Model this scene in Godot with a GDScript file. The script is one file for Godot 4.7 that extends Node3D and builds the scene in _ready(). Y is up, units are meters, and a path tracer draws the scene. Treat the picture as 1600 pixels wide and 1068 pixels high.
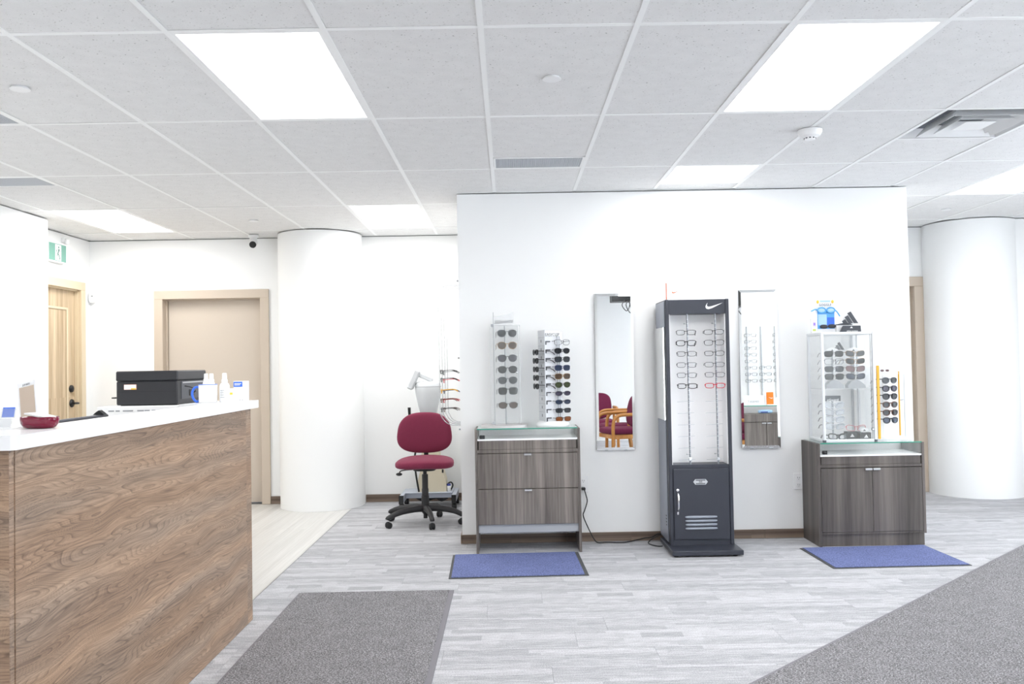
extends Node3D
# An optical shop: reception desk, two display cabinets, a locker-style frame tower, mirrors.
# Units are metres, y is up; the camera stands at (0, 1.36, 0) and looks along -z.

const CEIL := 2.665          # underside of the ceiling grid
const GX := -0.0852          # grid line 0 in x; lines every 0.6096
const GZ := -3.3032          # grid row 0 in z; rows every 1.2192 towards -z
const ORD := ["top", "second", "third", "fourth", "fifth", "sixth", "seventh", "eighth", "ninth", "tenth"]

var M := {}
var used := {}
var cache := {}
var xf := Transform3D.IDENTITY

# ------------------------------------------------------------------ helpers
func numbered(called: String) -> String:
	if not used.has(called):
		used[called] = 0
		return called
	used[called] += 1
	return "%s_%03d" % [called, used[called]]

func tag(o: Node, label: String, category: String, group := "", kind := "") -> Node:
	o.set_meta("label", label)
	o.set_meta("category", category)
	if group != "": o.set_meta("group", group)
	if kind != "": o.set_meta("kind", kind)
	return o

func thing(called: String, label: String, category: String, at := Vector3.ZERO, turn := 0.0, group := "") -> Node3D:
	var o := Node3D.new()
	o.name = numbered(called)
	add_child(o)
	o.position = at
	o.rotation.y = turn
	tag(o, label, category, group)
	return o

func setting(called: String, label: String, category: String) -> Node3D:
	var o := thing(called, label, category)
	o.set_meta("kind", "structure")
	return o

func st() -> SurfaceTool:
	var s := SurfaceTool.new()
	s.begin(Mesh.PRIMITIVE_TRIANGLES)
	xf = Transform3D.IDENTITY
	return s

func mesh(s: SurfaceTool) -> ArrayMesh:
	s.generate_normals()
	xf = Transform3D.IDENTITY
	return s.commit()

func part(called: String, what, m: Material, parent: Node, label := "") -> MeshInstance3D:
	var o := MeshInstance3D.new()
	o.name = called
	o.mesh = mesh(what) if what is SurfaceTool else what
	o.material_override = m
	parent.add_child(o, true)
	if label != "": o.set_meta("label", label)
	return o

func tri(s: SurfaceTool, a: Vector3, b: Vector3, c: Vector3, out: Vector3, ua := Vector2.ZERO, ub := Vector2.ZERO, uc := Vector2.ZERO):
	if (b - a).cross(c - a).dot(out) > 0.0:
		var t := b; b = c; c = t
		var u := ub; ub = uc; uc = u
	s.set_uv(ua); s.add_vertex(xf * a)
	s.set_uv(ub); s.add_vertex(xf * b)
	s.set_uv(uc); s.add_vertex(xf * c)

func planar(p: Vector3, n: Vector3) -> Vector2:
	var a := n.abs()
	if a.x >= a.y and a.x >= a.z: return Vector2(p.z, p.y)
	if a.y >= a.z: return Vector2(p.x, p.z)
	return Vector2(p.x, p.y)

func poly(s: SurfaceTool, pts: Array, out: Vector3):
	for i in range(1, pts.size() - 1):
		tri(s, pts[0], pts[i], pts[i + 1], out, planar(pts[0], out), planar(pts[i], out), planar(pts[i + 1], out))

# a box between two corners, with chamfered edges when bev > 0
func bx(s: SurfaceTool, lo: Vector3, hi: Vector3, bev := 0.0):
	s.set_smooth_group(-1)
	var c := (lo + hi) * 0.5
	var h := (hi - lo).abs() * 0.5
	var b: float = min(bev, min(h.x, min(h.y, h.z)) * 0.9)
	for ax in 3:
		var u := (ax + 1) % 3
		var v := (ax + 2) % 3
		for sg in [-1.0, 1.0]:
			var n := Vector3.ZERO
			n[ax] = sg
			var f := []
			for k in [[-1, -1], [1, -1], [1, 1], [-1, 1]]:
				var p := Vector3.ZERO
				p[ax] = sg * h[ax]
				p[u] = k[0] * (h[u] - b)
				p[v] = k[1] * (h[v] - b)
				f.append(c + p)
			poly(s, f, n)
	if b <= 0.0: return
	for ax in 3:
		var u := (ax + 1) % 3
		var v := (ax + 2) % 3
		for su in [-1.0, 1.0]:
			for sv in [-1.0, 1.0]:
				var n := Vector3.ZERO
				n[u] = su; n[v] = sv
				var f := []
				for k in [[-1, 0], [1, 0], [1, 1], [-1, 1]]:
					var p := Vector3.ZERO
					p[ax] = k[0] * (h[ax] - b)
					p[u] = su * (h[u] - (b if k[1] == 1 else 0.0))
					p[v] = sv * (h[v] - (0.0 if k[1] == 1 else b))
					f.append(c + p)
				poly(s, f, n)
	for sx in [-1.0, 1.0]:
		for sy in [-1.0, 1.0]:
			for sz in [-1.0, 1.0]:
				var d := Vector3(sx, sy, sz)
				var f := []
				for ax in 3:
					var p := Vector3.ZERO
					for k in 3: p[k] = d[k] * (h[k] if k == ax else h[k] - b)
					f.append(c + p)
				poly(s, f, d)

func boxm(lo: Vector3, hi: Vector3, bev := 0.0) -> SurfaceTool:
	var s := st()
	bx(s, lo, hi, bev)
	return s

func box(called: String, lo: Vector3, hi: Vector3, m: Material, parent: Node, bev := 0.0, label := "") -> MeshInstance3D:
	return part(called, boxm(lo, hi, bev), m, parent, label)

# a tube through points; r is one radius or one per point
func tube(s: SurfaceTool, pts: Array, r, seg := 8, flat := 1.0):
	var n := pts.size()
	var rings := []
	var up := Vector3.UP
	var t0: Vector3 = (pts[1] - pts[0]).normalized()
	if abs(t0.dot(up)) > 0.95: up = Vector3.RIGHT
	var side := t0.cross(up).normalized()
	for i in n:
		var t: Vector3
		if i == 0: t = pts[1] - pts[0]
		elif i == n - 1: t = pts[n - 1] - pts[n - 2]
		else: t = (pts[i + 1] - pts[i]).normalized() + (pts[i] - pts[i - 1]).normalized()
		t = t.normalized()
		side = (side - t * side.dot(t)).normalized()
		var oth := t.cross(side)
		var rr: float = r[i] if r is Array else r
		var ring := []
		for k in seg:
			var a := TAU * k / seg
			ring.append(pts[i] + side * cos(a) * rr + oth * sin(a) * rr * flat)
		rings.append(ring)
	s.set_smooth_group(1)
	for i in n - 1:
		for k in seg:
			var k2 := (k + 1) % seg
			var out: Vector3 = rings[i][k] + rings[i][k2] - pts[i] * 2.0
			if out.length() < 1e-9: out = rings[i + 1][k] + rings[i + 1][k2] - pts[i + 1] * 2.0
			var a2 := Vector2(float(k) / seg, float(i))
			tri(s, rings[i][k], rings[i][k2], rings[i + 1][k2], out, a2, a2, a2)
			tri(s, rings[i][k], rings[i + 1][k2], rings[i + 1][k], out, a2, a2, a2)
	s.set_smooth_group(-1)
	for e in [0, n - 1]:
		var d: Vector3 = (pts[0] - pts[1]) if e == 0 else (pts[n - 1] - pts[n - 2])
		for k in range(1, seg - 1):
			tri(s, rings[e][0], rings[e][k], rings[e][k + 1], d)

# profile of (radius, height) turned about the y axis at c
func lathe(s: SurfaceTool, prof: Array, c := Vector3.ZERO, seg := 24, smooth := true):
	s.set_smooth_group(1 if smooth else -1)
	for i in prof.size() - 1:
		var a: Vector2 = prof[i]
		var b: Vector2 = prof[i + 1]
		var pr := Vector2(b.y - a.y, -(b.x - a.x))
		for k in seg:
			var u := TAU * k / seg
			var v := TAU * (k + 1) / seg
			var m := (u + v) * 0.5
			var out := Vector3(cos(m) * pr.x, pr.y, sin(m) * pr.x)
			var p := c + Vector3(cos(u) * a.x, a.y, sin(u) * a.x)
			var q := c + Vector3(cos(v) * a.x, a.y, sin(v) * a.x)
			var r2 := c + Vector3(cos(v) * b.x, b.y, sin(v) * b.x)
			var t := c + Vector3(cos(u) * b.x, b.y, sin(u) * b.x)
			if a.x > 1e-6: tri(s, p, q, r2, out)
			if b.x > 1e-6: tri(s, p, r2, t, out)

# closed outline in xy, extruded from z0 to z1
func prism(s: SurfaceTool, pts: Array, z0: float, z1: float, smooth := false):
	var pp := PackedVector2Array()
	for p in pts: pp.append(p)
	var cw := Geometry2D.is_polygon_clockwise(pp)
	s.set_smooth_group(-1)
	var ix := Geometry2D.triangulate_polygon(pp)
	for e in [[z0, Vector3.FORWARD], [z1, Vector3.BACK]]:
		for i in range(0, ix.size(), 3):
			var a := pp[ix[i]]
			var b := pp[ix[i + 1]]
			var c := pp[ix[i + 2]]
			tri(s, Vector3(a.x, a.y, e[0]), Vector3(b.x, b.y, e[0]), Vector3(c.x, c.y, e[0]), e[1], a, b, c)
	s.set_smooth_group(2 if smooth else -1)
	for i in pp.size():
		var a := pp[i]
		var b := pp[(i + 1) % pp.size()]
		var d := b - a
		var out := Vector3(-d.y, d.x, 0) if cw else Vector3(d.y, -d.x, 0)
		var ua := Vector2(a.x, z0)
		tri(s, Vector3(a.x, a.y, z0), Vector3(b.x, b.y, z0), Vector3(b.x, b.y, z1), out, ua, ua, ua)
		tri(s, Vector3(a.x, a.y, z0), Vector3(b.x, b.y, z1), Vector3(a.x, a.y, z1), out, ua, ua, ua)

func spow(v: float, e: float) -> float:
	return sign(v) * pow(abs(v), e)

# a cushion: super-ellipse outline in xy, thickness along z; bend curves it about y
func cushion(s: SurfaceTool, c: Vector3, h: Vector3, no := 3.0, np := 3.0, bend := 0.0, taper := 0.0, nu := 40, nv := 14):
	s.set_smooth_group(1)
	var g := []
	for j in nv + 1:
		var v := -PI / 2 + PI * j / nv
		var r: float = pow(max(cos(v), 0.0), 2.0 / np)
		var row := []
		for i in nu:
			var u := TAU * i / nu
			var x := h.x * r * spow(cos(u), 2.0 / no)
			var y := h.y * r * spow(sin(u), 2.0 / no)
			var z := h.z * spow(sin(v), 2.0 / np)
			x *= 1.0 - taper * y / h.y
			z += bend * (x / h.x) * (x / h.x)
			row.append(c + Vector3(x, y, z))
		g.append(row)
	for j in nv:
		for i in nu:
			var i2 := (i + 1) % nu
			var mid: Vector3 = (g[j][i] + g[j][i2] + g[j + 1][i] + g[j + 1][i2]) * 0.25 - c
			mid.z -= bend * pow(mid.x / h.x, 2)
			var out := Vector3(mid.x / (h.x * h.x), mid.y / (h.y * h.y), mid.z / (h.z * h.z))
			var pa: Vector3 = g[j][i]
			var pb: Vector3 = g[j][i2]
			var pc: Vector3 = g[j + 1][i2]
			var pd: Vector3 = g[j + 1][i]
			if j > 0: tri(s, pa, pb, pc, out, Vector2(pa.x, pa.y), Vector2(pb.x, pb.y), Vector2(pc.x, pc.y))
			if j < nv - 1: tri(s, pa, pc, pd, out, Vector2(pa.x, pa.y), Vector2(pc.x, pc.y), Vector2(pd.x, pd.y))

func spline(pts: Array, per := 6) -> Array:
	var o := []
	var n := pts.size()
	for i in n - 1:
		var a: Vector3 = pts[max(i - 1, 0)]
		var b: Vector3 = pts[i]
		var c: Vector3 = pts[i + 1]
		var d: Vector3 = pts[min(i + 2, n - 1)]
		for k in per: o.append(b.cubic_interpolate(c, a, d, float(k) / per))
	o.append(pts[n - 1])
	return o

func tubep(called: String, pts: Array, r, m: Material, parent: Node, seg := 8, label := "") -> MeshInstance3D:
	var s := st()
	tube(s, pts, r, seg)
	return part(called, s, m, parent, label)

func lettering(text: String, height: float, m: Material, parent: Node, at: Vector3, turn := Vector3.ZERO, font := "Droid Sans", weight := 400, italic := false, depth := 0.001) -> MeshInstance3D:
	var f := SystemFont.new()
	f.font_names = PackedStringArray([font])
	f.font_weight = weight
	f.font_italic = italic
	var t := TextMesh.new()
	t.text = text
	t.font = f
	t.font_size = 48
	t.pixel_size = height / (48.0 * 0.72)
	t.depth = depth
	t.curve_step = 2.0
	var o := MeshInstance3D.new()
	o.name = "lettering"
	o.mesh = t
	o.material_override = m
	parent.add_child(o, true)
	o.position = at
	o.rotation = turn
	return o

# ------------------------------------------------------------------ materials
func mat(c: Color, rough := 0.6, metal := 0.0) -> StandardMaterial3D:
	var m := StandardMaterial3D.new()
	m.albedo_color = c
	m.roughness = rough
	m.metallic = metal
	return m

func c8(r: int, g: int, b: int) -> Color:
	return Color(r / 255.0, g / 255.0, b / 255.0)

func textured(img: Image, rough: float, scale := Vector2.ONE, tint := Color.WHITE) -> StandardMaterial3D:
	var m := mat(tint, rough)
	img.generate_mipmaps()
	m.albedo_texture = ImageTexture.create_from_image(img)
	m.uv1_scale = Vector3(scale.x, scale.y, 1)
	m.texture_filter = BaseMaterial3D.TEXTURE_FILTER_LINEAR_WITH_MIPMAPS_ANISOTROPIC
	return m

func noise(sd: int, freq: float, oct := 3) -> FastNoiseLite:
	var n := FastNoiseLite.new()
	n.seed = sd
	n.noise_type = FastNoiseLite.TYPE_SIMPLEX_SMOOTH
	n.frequency = freq
	n.fractal_type = FastNoiseLite.FRACTAL_FBM
	n.fractal_octaves = oct
	return n

# straight-grained laminate, grain along v
func grain_img(w: int, h: int, sd: int, dark: Color, light: Color, band := 1.0) -> Image:
	var img := Image.create(w, h, false, Image.FORMAT_RGB8)
	var a := noise(sd, 0.012, 2)
	var b := noise(sd + 1, 0.07, 3)
	var c := noise(sd + 2, 0.35, 2)
	for y in h:
		for x in w:
			var v: float = 0.5 + 0.55 * band * a.get_noise_2d(x, y * 0.05) + 0.32 * b.get_noise_2d(x, y * 0.035) + 0.16 * c.get_noise_2d(x, y * 0.03)
			img.set_pixel(x, y, dark.lerp(light, clamp(v, 0.0, 1.0)))
	return img

# flowing walnut: contour lines of a stretched noise field, grain along u
func walnut_img(w: int, h: int) -> Image:
	var img := Image.create(w, h, false, Image.FORMAT_RGB8)
	var f := noise(21, 0.0042, 3)
	var g := noise(22, 0.009, 2)
	var t := noise(23, 0.006, 2)
	var fine := noise(24, 0.16, 2)
	for y in h:
		for x in w:
			var wy := y + 13.0 * g.get_noise_2d(x * 0.28, y * 0.7)
			var v: float = f.get_noise_2d(x * 0.15, wy * 1.5)
			var ring: float = fposmod(v * 16.0, 1.0)
			var line: float = pow(ring, 4.0) * smoothstep(1.0, 0.94, ring)
			var ring2: float = fposmod(v * 55.0 + 0.3, 1.0)
			var tone: float = 0.66 + 0.20 * t.get_noise_2d(x * 0.07, wy * 2.2)
			var fin: float = fine.get_noise_2d(x * 0.03, wy)
			var k: float = clamp(tone + 0.07 - 0.42 * line - 0.13 * ring2 * ring2 + 0.24 * fin, 0.0, 1.0)
			var c := Color(0.35, 0.275, 0.225).lerp(Color(0.76, 0.635, 0.525), k)
			var gr: float = clamp(0.5 + 1.2 * t.get_noise_2d(x * 0.12 + 900, wy * 1.6), 0, 1)
			c = c.lerp(Color(c.get_luminance(), c.get_luminance(), c.get_luminance()), 0.24 * gr)
			img.set_pixel(x, y, c)
	return img

# carpet: short strips of slightly different grey with streaks along u
func carpet_img(w: int, h: int) -> Image:
	var img := Image.create(w, h, false, Image.FORMAT_RGB8)
	var rng := RandomNumberGenerator.new()
	rng.seed = 77
	var tone := PackedFloat32Array()
	tone.resize(w * h)
	tone.fill(0.5)
	var y := 0
	while y < h:
		var bh := rng.randi_range(12, 44)
		var x := -rng.randi_range(0, 200)
		while x < w:
			var bw := rng.randi_range(170, 640)
			var v := 0.5 + rng.randf_range(-0.17, 0.17)
			for yy in range(y, min(y + bh, h)):
				for xx in range(x, min(x + bw, w)): tone[yy * w + posmod(xx, w)] = v
			x += bw
		y += bh
	var a := noise(31, 0.13, 2)
	var b := noise(32, 0.4, 2)
	var rows := PackedFloat32Array()
	for j in h: rows.append(rng.randf_range(-0.10, 0.10))
	for j in h:
		for i in w:
			var v: float = tone[j * w + i] + 0.26 * a.get_noise_2d(i * 0.06, j) + 0.36 * b.get_noise_2d(i * 0.32, j * 0.5) + rows[j] + rng.randf_range(-0.12, 0.12)
			img.set_pixel(i, j, Color(0.53, 0.533, 0.55).lerp(Color(0.815, 0.817, 0.83), clamp(v, 0, 1)))
	return img

func speckle_img(n: int, sd: int, lo: float, hi: float, patch := 0.1) -> Image:
	var img := Image.create(n, n, false, Image.FORMAT_RGB8)
	var rng := RandomNumberGenerator.new()
	rng.seed = sd
	var a := noise(sd, 0.02, 3)
	var b := noise(sd + 3, 0.35, 2)
	for y in n:
		for x in n:
			var v: float = 0.5 + patch * a.get_noise_2d(x, y) + 0.55 * b.get_noise_2d(x, y) + rng.randf_range(-0.3, 0.3)
			v = lerp(lo, hi, clamp(v, 0, 1))
			img.set_pixel(x, y, Color(v, v, v))
	return img

func tile_img(w: int, h: int) -> Image:
	var img := Image.create(w, h, false, Image.FORMAT_RGB8)
	var rng := RandomNumberGenerator.new()
	rng.seed = 5
	var a := noise(61, 0.01, 3)
	for y in h:
		for x in w:
			var v: float = 0.93 + 0.015 * a.get_noise_2d(x, y) + rng.randf_range(-0.02, 0.02)
			img.set_pixel(x, y, Color(v, v, v))
	for k in int(w * h / 560.0):
		var x := rng.randi_range(1, w - 6)
		var y := rng.randi_range(1, h - 6)
		var d := rng.randf_range(0.5, 0.82)
		if rng.randf() < 0.85: d = rng.randf_range(0.78, 0.89)
		for j in rng.randi_range(2, 4):
			for i in rng.randi_range(2, 5): img.set_pixel(x + i, y + j, Color(d, d, d * 0.99))
	return img

func pane(c: Color, a: float) -> StandardMaterial3D:
	var m := mat(Color(c.r, c.g, c.b, a), 0.03)
	m.transparency = BaseMaterial3D.TRANSPARENCY_ALPHA
	return m

func glow(c: Color, e: float) -> StandardMaterial3D:
	var m := mat(c, 0.5)
	m.emission_enabled = true
	m.emission = c
	m.emission_energy_multiplier = e
	return m

func make_materials():
	M.wall = mat(c8(243, 244, 244), 0.75)
	M.ceil_bar = mat(c8(248, 249, 249), 0.5)
	M.slab = mat(c8(120, 120, 120), 0.9)
	M.tile = textured(tile_img(512, 1024), 0.9, Vector2(1.0 / 0.6096, 1.0 / 1.2192), c8(250, 250, 250))
	M.walnut = textured(walnut_img(1536, 768), 0.42, Vector2(1.0 / 2.3, 1.0 / 1.15))
	var gw := grain_img(512, 512, 41, Color(0.30, 0.275, 0.26), Color(0.56, 0.53, 0.505))
	M.greywood = textured(gw, 0.5, Vector2(1.25, 1.0))
	M.greywood_dark = textured(grain_img(256, 256, 43, Color(0.27, 0.25, 0.24), Color(0.47, 0.44, 0.42)), 0.5, Vector2(1.6, 1.2))
	var bs := grain_img(256, 256, 45, Color(0.33, 0.275, 0.235), Color(0.60, 0.525, 0.465))
	bs.rotate_90(CLOCKWISE)
	M.base = textured(bs, 0.5, Vector2(1.1, 4.0))
	M.oak = textured(grain_img(512, 512, 47, Color(0.64, 0.545, 0.42), Color(0.90, 0.82, 0.70), 0.8), 0.45, Vector2(1.6, 0.9))
	M.oak_frame = mat(c8(222, 205, 176), 0.5)
	var vn := grain_img(512, 512, 49, Color(0.74, 0.735, 0.72), Color(0.87, 0.866, 0.855), 0.5)
	M.vinyl = textured(vn, 0.35, Vector2(1.3, 0.55))
	M.carpet = textured(carpet_img(2048, 1024), 0.95, Vector2(0.5, 0.5))
	M.carpet.rim_enabled = true
	M.carpet.rim = 0.2
	var sp := speckle_img(512, 51, 0.32, 1.0, 0.06)
	M.matgrey = textured(sp, 1.0, Vector2(0.6, 0.6), c8(186, 184, 188))
	M.matblue = textured(speckle_img(256, 53, 0.6, 1.0, 0.1), 1.0, Vector2(0.95, 0.95), c8(124, 137, 192))
	M.rubber = mat(c8(74, 76, 78), 0.7)
	M.rubber_grey = mat(c8(120, 118, 124), 0.7)
	M.white = mat(c8(240, 241, 242), 0.35)
	M.machine = mat(c8(208, 211, 214), 0.4)
	M.white_matte = mat(c8(238, 239, 240), 0.8)
	M.counter = mat(c8(240, 241, 243), 0.25)
	M.silver = mat(c8(205, 207, 210), 0.3, 1.0)
	M.steel = mat(c8(150, 153, 158), 0.3, 1.0)
	M.alu = mat(c8(214, 216, 218), 0.4, 0.6)
	M.alu_white = mat(c8(226, 229, 232), 0.35, 0.15)
	M.chrome = mat(c8(225, 225, 228), 0.12, 1.0)
	M.mirror = mat(c8(243, 245, 245), 0.0, 1.0)
	M.mirror.metallic_specular = 1.0
	M.glass = pane(Color(0.94, 0.98, 0.97), 0.03)
	M.glass_top = pane(Color(0.80, 0.94, 0.90), 0.12)
	M.teal = mat(c8(34, 150, 126), 0.1)
	M.acrylic = pane(Color(0.92, 0.94, 0.95), 0.22)
	M.acrylic_line = pane(Color(0.80, 0.82, 0.84), 0.6)
	M.frost = pane(Color(0.90, 0.92, 0.93), 0.2)
	M.amber = mat(c8(236, 178, 60), 0.25)
	M.black = mat(c8(26, 27, 29), 0.45)
	M.black_soft = mat(c8(34, 35, 37), 0.7)
	M.chairblack = mat(c8(44, 44, 46), 0.55)
	M.charcoal = mat(c8(72, 75, 82), 0.5)
	M.printer = mat(c8(42, 43, 47), 0.42)
	M.printer_back = mat(c8(88, 90, 96), 0.5)
	M.burgundy = textured(speckle_img(128, 57, 0.8, 1.0), 0.95, Vector2(9, 9), c8(134, 44, 74))
	M.burgundy.rim_enabled = true
	M.burgundy.rim = 0.5
	M.plum = textured(speckle_img(128, 58, 0.8, 1.0), 0.95, Vector2(9, 9), c8(122, 36, 74))
	M.honey = textured(grain_img(128, 128, 59, Color(0.66, 0.42, 0.18), Color(0.86, 0.62, 0.33)), 0.35, Vector2(3, 3))
	M.tray = mat(c8(122, 22, 52), 0.12)
	M.taupe = mat(c8(204, 192, 178), 0.5)
	M.taupe_frame = mat(c8(200, 186, 170), 0.5)
	M.towergrey = mat(c8(52, 55, 65), 0.4, 0.1)
	M.towerside = mat(c8(150, 156, 168), 0.35, 0.4)
	M.towerin = mat(c8(244, 244, 245), 0.6)
	M.orange = mat(c8(238, 130, 40), 0.4)
	M.blue = mat(c8(58, 112, 222), 0.35)
	M.skyblue = mat(c8(92, 172, 236), 0.35)
	M.paleblue = mat(c8(176, 212, 244), 0.4)
	M.navy = mat(c8(52, 66, 150), 0.4)
	M.yellow = mat(c8(246, 200, 70), 0.5)
	M.lime = mat(c8(200, 214, 110), 0.5)
	M.violet = mat(c8(150, 120, 214), 0.5)
	M.beige = mat(c8(218, 209, 186), 0.5)
	M.tan = mat(c8(196, 178, 160), 0.4)  # flat colour standing in for the reflection in the counter mirror
	M.green = mat(c8(84, 132, 122), 0.4)
	M.red = mat(c8(206, 34, 58), 0.35)
	M.ink = mat(c8(58, 60, 65), 0.6)
	M.inklight = mat(c8(150, 153, 158), 0.6)
	M.cartgrey = mat(c8(176, 182, 194), 0.4, 0.2)
	M.casegrey = mat(c8(165, 168, 172), 0.5)
	M.light = glow(Color(1, 1, 1), 1.6)
	M.grille = mat(c8(196, 200, 206), 0.5)
	M.duct = mat(c8(120, 124, 132), 0.8)
	# spectacle lenses and frames
	M.lens_clear = pane(Color(0.9, 0.93, 0.96), 0.05)
	M.lens_grey = pane(Color(0.13, 0.14, 0.16), 0.86)
	M.lens_smoke = pane(Color(0.16, 0.18, 0.21), 0.76)
	M.lens_blue = pane(Color(0.13, 0.19, 0.30), 0.78)
	M.lens_brown = pane(Color(0.30, 0.21, 0.13), 0.72)
	M.lens_orange = pane(Color(0.52, 0.28, 0.12), 0.8)
	M.lens_green = pane(Color(0.20, 0.24, 0.10), 0.8)
	M.lens_rose = pane(Color(0.46, 0.28, 0.30), 0.7)
	M.lens_violet = pane(Color(0.20, 0.18, 0.27), 0.78)
	for k in M.keys():
		if k.begins_with("lens_"): M[k].metallic_specular = 0.3
	M.rim_black = mat(c8(22, 22, 24), 0.35)
	M.rim_grey = mat(c8(84, 86, 92), 0.4, 0.2)
	M.rim_gold = mat(c8(150, 118, 76), 0.3, 0.7)
	M.rim_brown = mat(c8(92, 58, 42), 0.4)
	M.rim_navy = mat(c8(40, 44, 88), 0.4)
	M.rim_clear = mat(c8(190, 194, 200), 0.3)

# ------------------------------------------------------------------ spectacles
# outline of the right-hand lens about its centre; kinds: rect, round, cat, shield
func lens_outline(kind: String, w: float, h: float) -> Array:
	var o := []
	var n := 18
	for i in n:
		var a := TAU * i / n
		var e := 2.0 / 3.2
		if kind == "round": e = 2.0 / 2.2
		var x := w * 0.5 * spow(cos(a), e)
		var y := h * 0.5 * spow(sin(a), e)
		if kind == "cat":
			y += 0.13 * h * x / (w * 0.5) * (1.0 if y > 0 else 0.0)
			x *= 1.0 + 0.16 * y / (h * 0.5)
		elif kind == "rect": x *= 1.0 + 0.07 * y / (h * 0.5)
		elif kind == "round": x *= 1.0 + 0.10 * y / (h * 0.5)
		elif kind == "sport": y += 0.10 * h * x / (w * 0.5)
		o.append(Vector2(x, y))
	return o

func gmesh(kind: String, w: float, h: float, rim: float, which: String) -> ArrayMesh:
	var key := "%s_%.3f_%.3f_%.4f_%s" % [kind, w, h, rim, which]
	if cache.has(key): return cache[key]
	var s := st()
	var lw := w * 0.44
	var cx := w * 0.5 - lw * 0.5
	if which == "frame":
		for sg in [-1.0, 1.0]:
			var pts := []
			var ol := lens_outline(kind, lw, h)
			for p in ol: pts.append(Vector3(sg * (cx + p.x), p.y, -absf(cx + p.x) * 0.09))
			pts.append(pts[0]); pts.append(pts[1])
			if rim > 0.0: tube(s, pts, rim, 6)
		var bw := cx - lw * 0.46
		tube(s, [Vector3(-bw - 0.004, h * 0.16, 0), Vector3(-bw * 0.4, h * 0.27, 0.002), Vector3(bw * 0.4, h * 0.27, 0.002), Vector3(bw + 0.004, h * 0.16, 0)], max(rim, 0.0012) * 1.2, 6)
		for sg in [-1.0, 1.0]:
			tube(s, [Vector3(sg * w * 0.47, h * 0.22, -w * 0.045), Vector3(sg * w * 0.52, h * 0.24, -w * 0.06)], max(rim, 0.0014) * 1.3, 6)
	elif which == "lens_a" or which == "lens_b":
		var sg := -1.0 if which == "lens_a" else 1.0
		var ol := lens_outline(kind, lw - rim, h - rim)
		var pts := []
		for p in ol: pts.append(Vector2(sg * (cx + p.x), p.y))
		prism(s, pts, -0.0008 - cx * 0.09, 0.0008 - cx * 0.09)
	else:
		var sg := -1.0 if which == "temple_a" else 1.0
		var x := sg * w * 0.52
		var tr: float = max(rim, 0.0014) * 1.15
		tube(s, [Vector3(x, h * 0.24, -w * 0.055), Vector3(x * 0.99, h * 0.23, -0.06), Vector3(x * 0.96, h * 0.15, -0.095), Vector3(x * 0.93, -h * 0.1, -0.118), Vector3(x * 0.92, -h * 0.5, -0.135)], [tr, tr, tr, tr * 1.2, tr * 1.1], 6)
	cache[key] = mesh(s)
	return cache[key]

func spectacles(called: String, label: String, category: String, group: String, at: Vector3, turn: float, kind: String, rimmat: Material, lensmat: Material, w := 0.134, h := 0.042, rim := 0.0018, tilt := 0.0, templemat: Material = null) -> Node3D:
	var o := thing(called, label, category, at, turn, group)
	o.rotation.x = tilt
	part("frame", gmesh(kind, w, h, rim, "frame"), rimmat, o)
	for k in ["lens_a", "lens_b"]: part("lens", gmesh(kind, w, h, rim, k), lensmat, o)
	for k in ["temple_a", "temple_b"]: part("temple", gmesh(kind, w, h, rim, k), templemat if templemat else rimmat, o)
	return o

# ------------------------------------------------------------------ scene
func _ready():
	# camera
	var cam := Camera3D.new()
	cam.name = "camera"
	add_child(cam)
	cam.position = Vector3(0, 1.36, 0)
	cam.basis = Basis.from_euler(Vector3(0.02475, -0.004646, -0.01797), EULER_ORDER_YXZ)
	cam.fov = 43.39
	cam.near = 0.05
	cam.far = 60.0
	cam.current = true
	# environment: an even bright backdrop, its light enters by the unseen shop windows
	var we := WorldEnvironment.new()
	we.name = "environment"
	var env := Environment.new()
	env.background_mode = Environment.BG_COLOR
	env.background_color = Color(0.94, 0.97, 1.0)
	env.background_energy_multiplier = 4.4
	env.tonemap_mode = Environment.TONE_MAPPER_LINEAR
	env.tonemap_exposure = 2.15
	env.sdfgi_enabled = true
	env.ssao_enabled = true
	env.ssil_enabled = true
	we.environment = env
	add_child(we)
	make_materials()
	# lamps: lit panels, one added for the display wall [grid cell, first row, length]
	for l in [[-2, 0.0, 1.2192], [2, 0.0, 1.2192], [2, 2.0, 0.61], [6, 2.0, 1.2192], [-2, 3.0, 1.2192], [-6, 3.0, 1.2192], [-6, 0.0, 1.2192], [6, 0.0, 1.2192], [-2, -3.0, 1.2192], [2, -3.0, 1.2192], [-6, -3.0, 1.2192], [6, -4.0, 1.2192]]:
		ceiling_light(l[0], l[1], l[2])
	build_shell()
	build_ceiling()
	build_floor()
	build_doors()
	build_desk()
	build_cabinets()
	build_tower()
	build_mirrors()
	build_chair()
	build_mats()
	build_cart()
	build_wall_rack()
	build_stands()
	build_case()
	build_small_fixtures()
	build_counter_things()
	build_waiting_area()
	build_reflected_display()

const LAMP := 0.95

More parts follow.
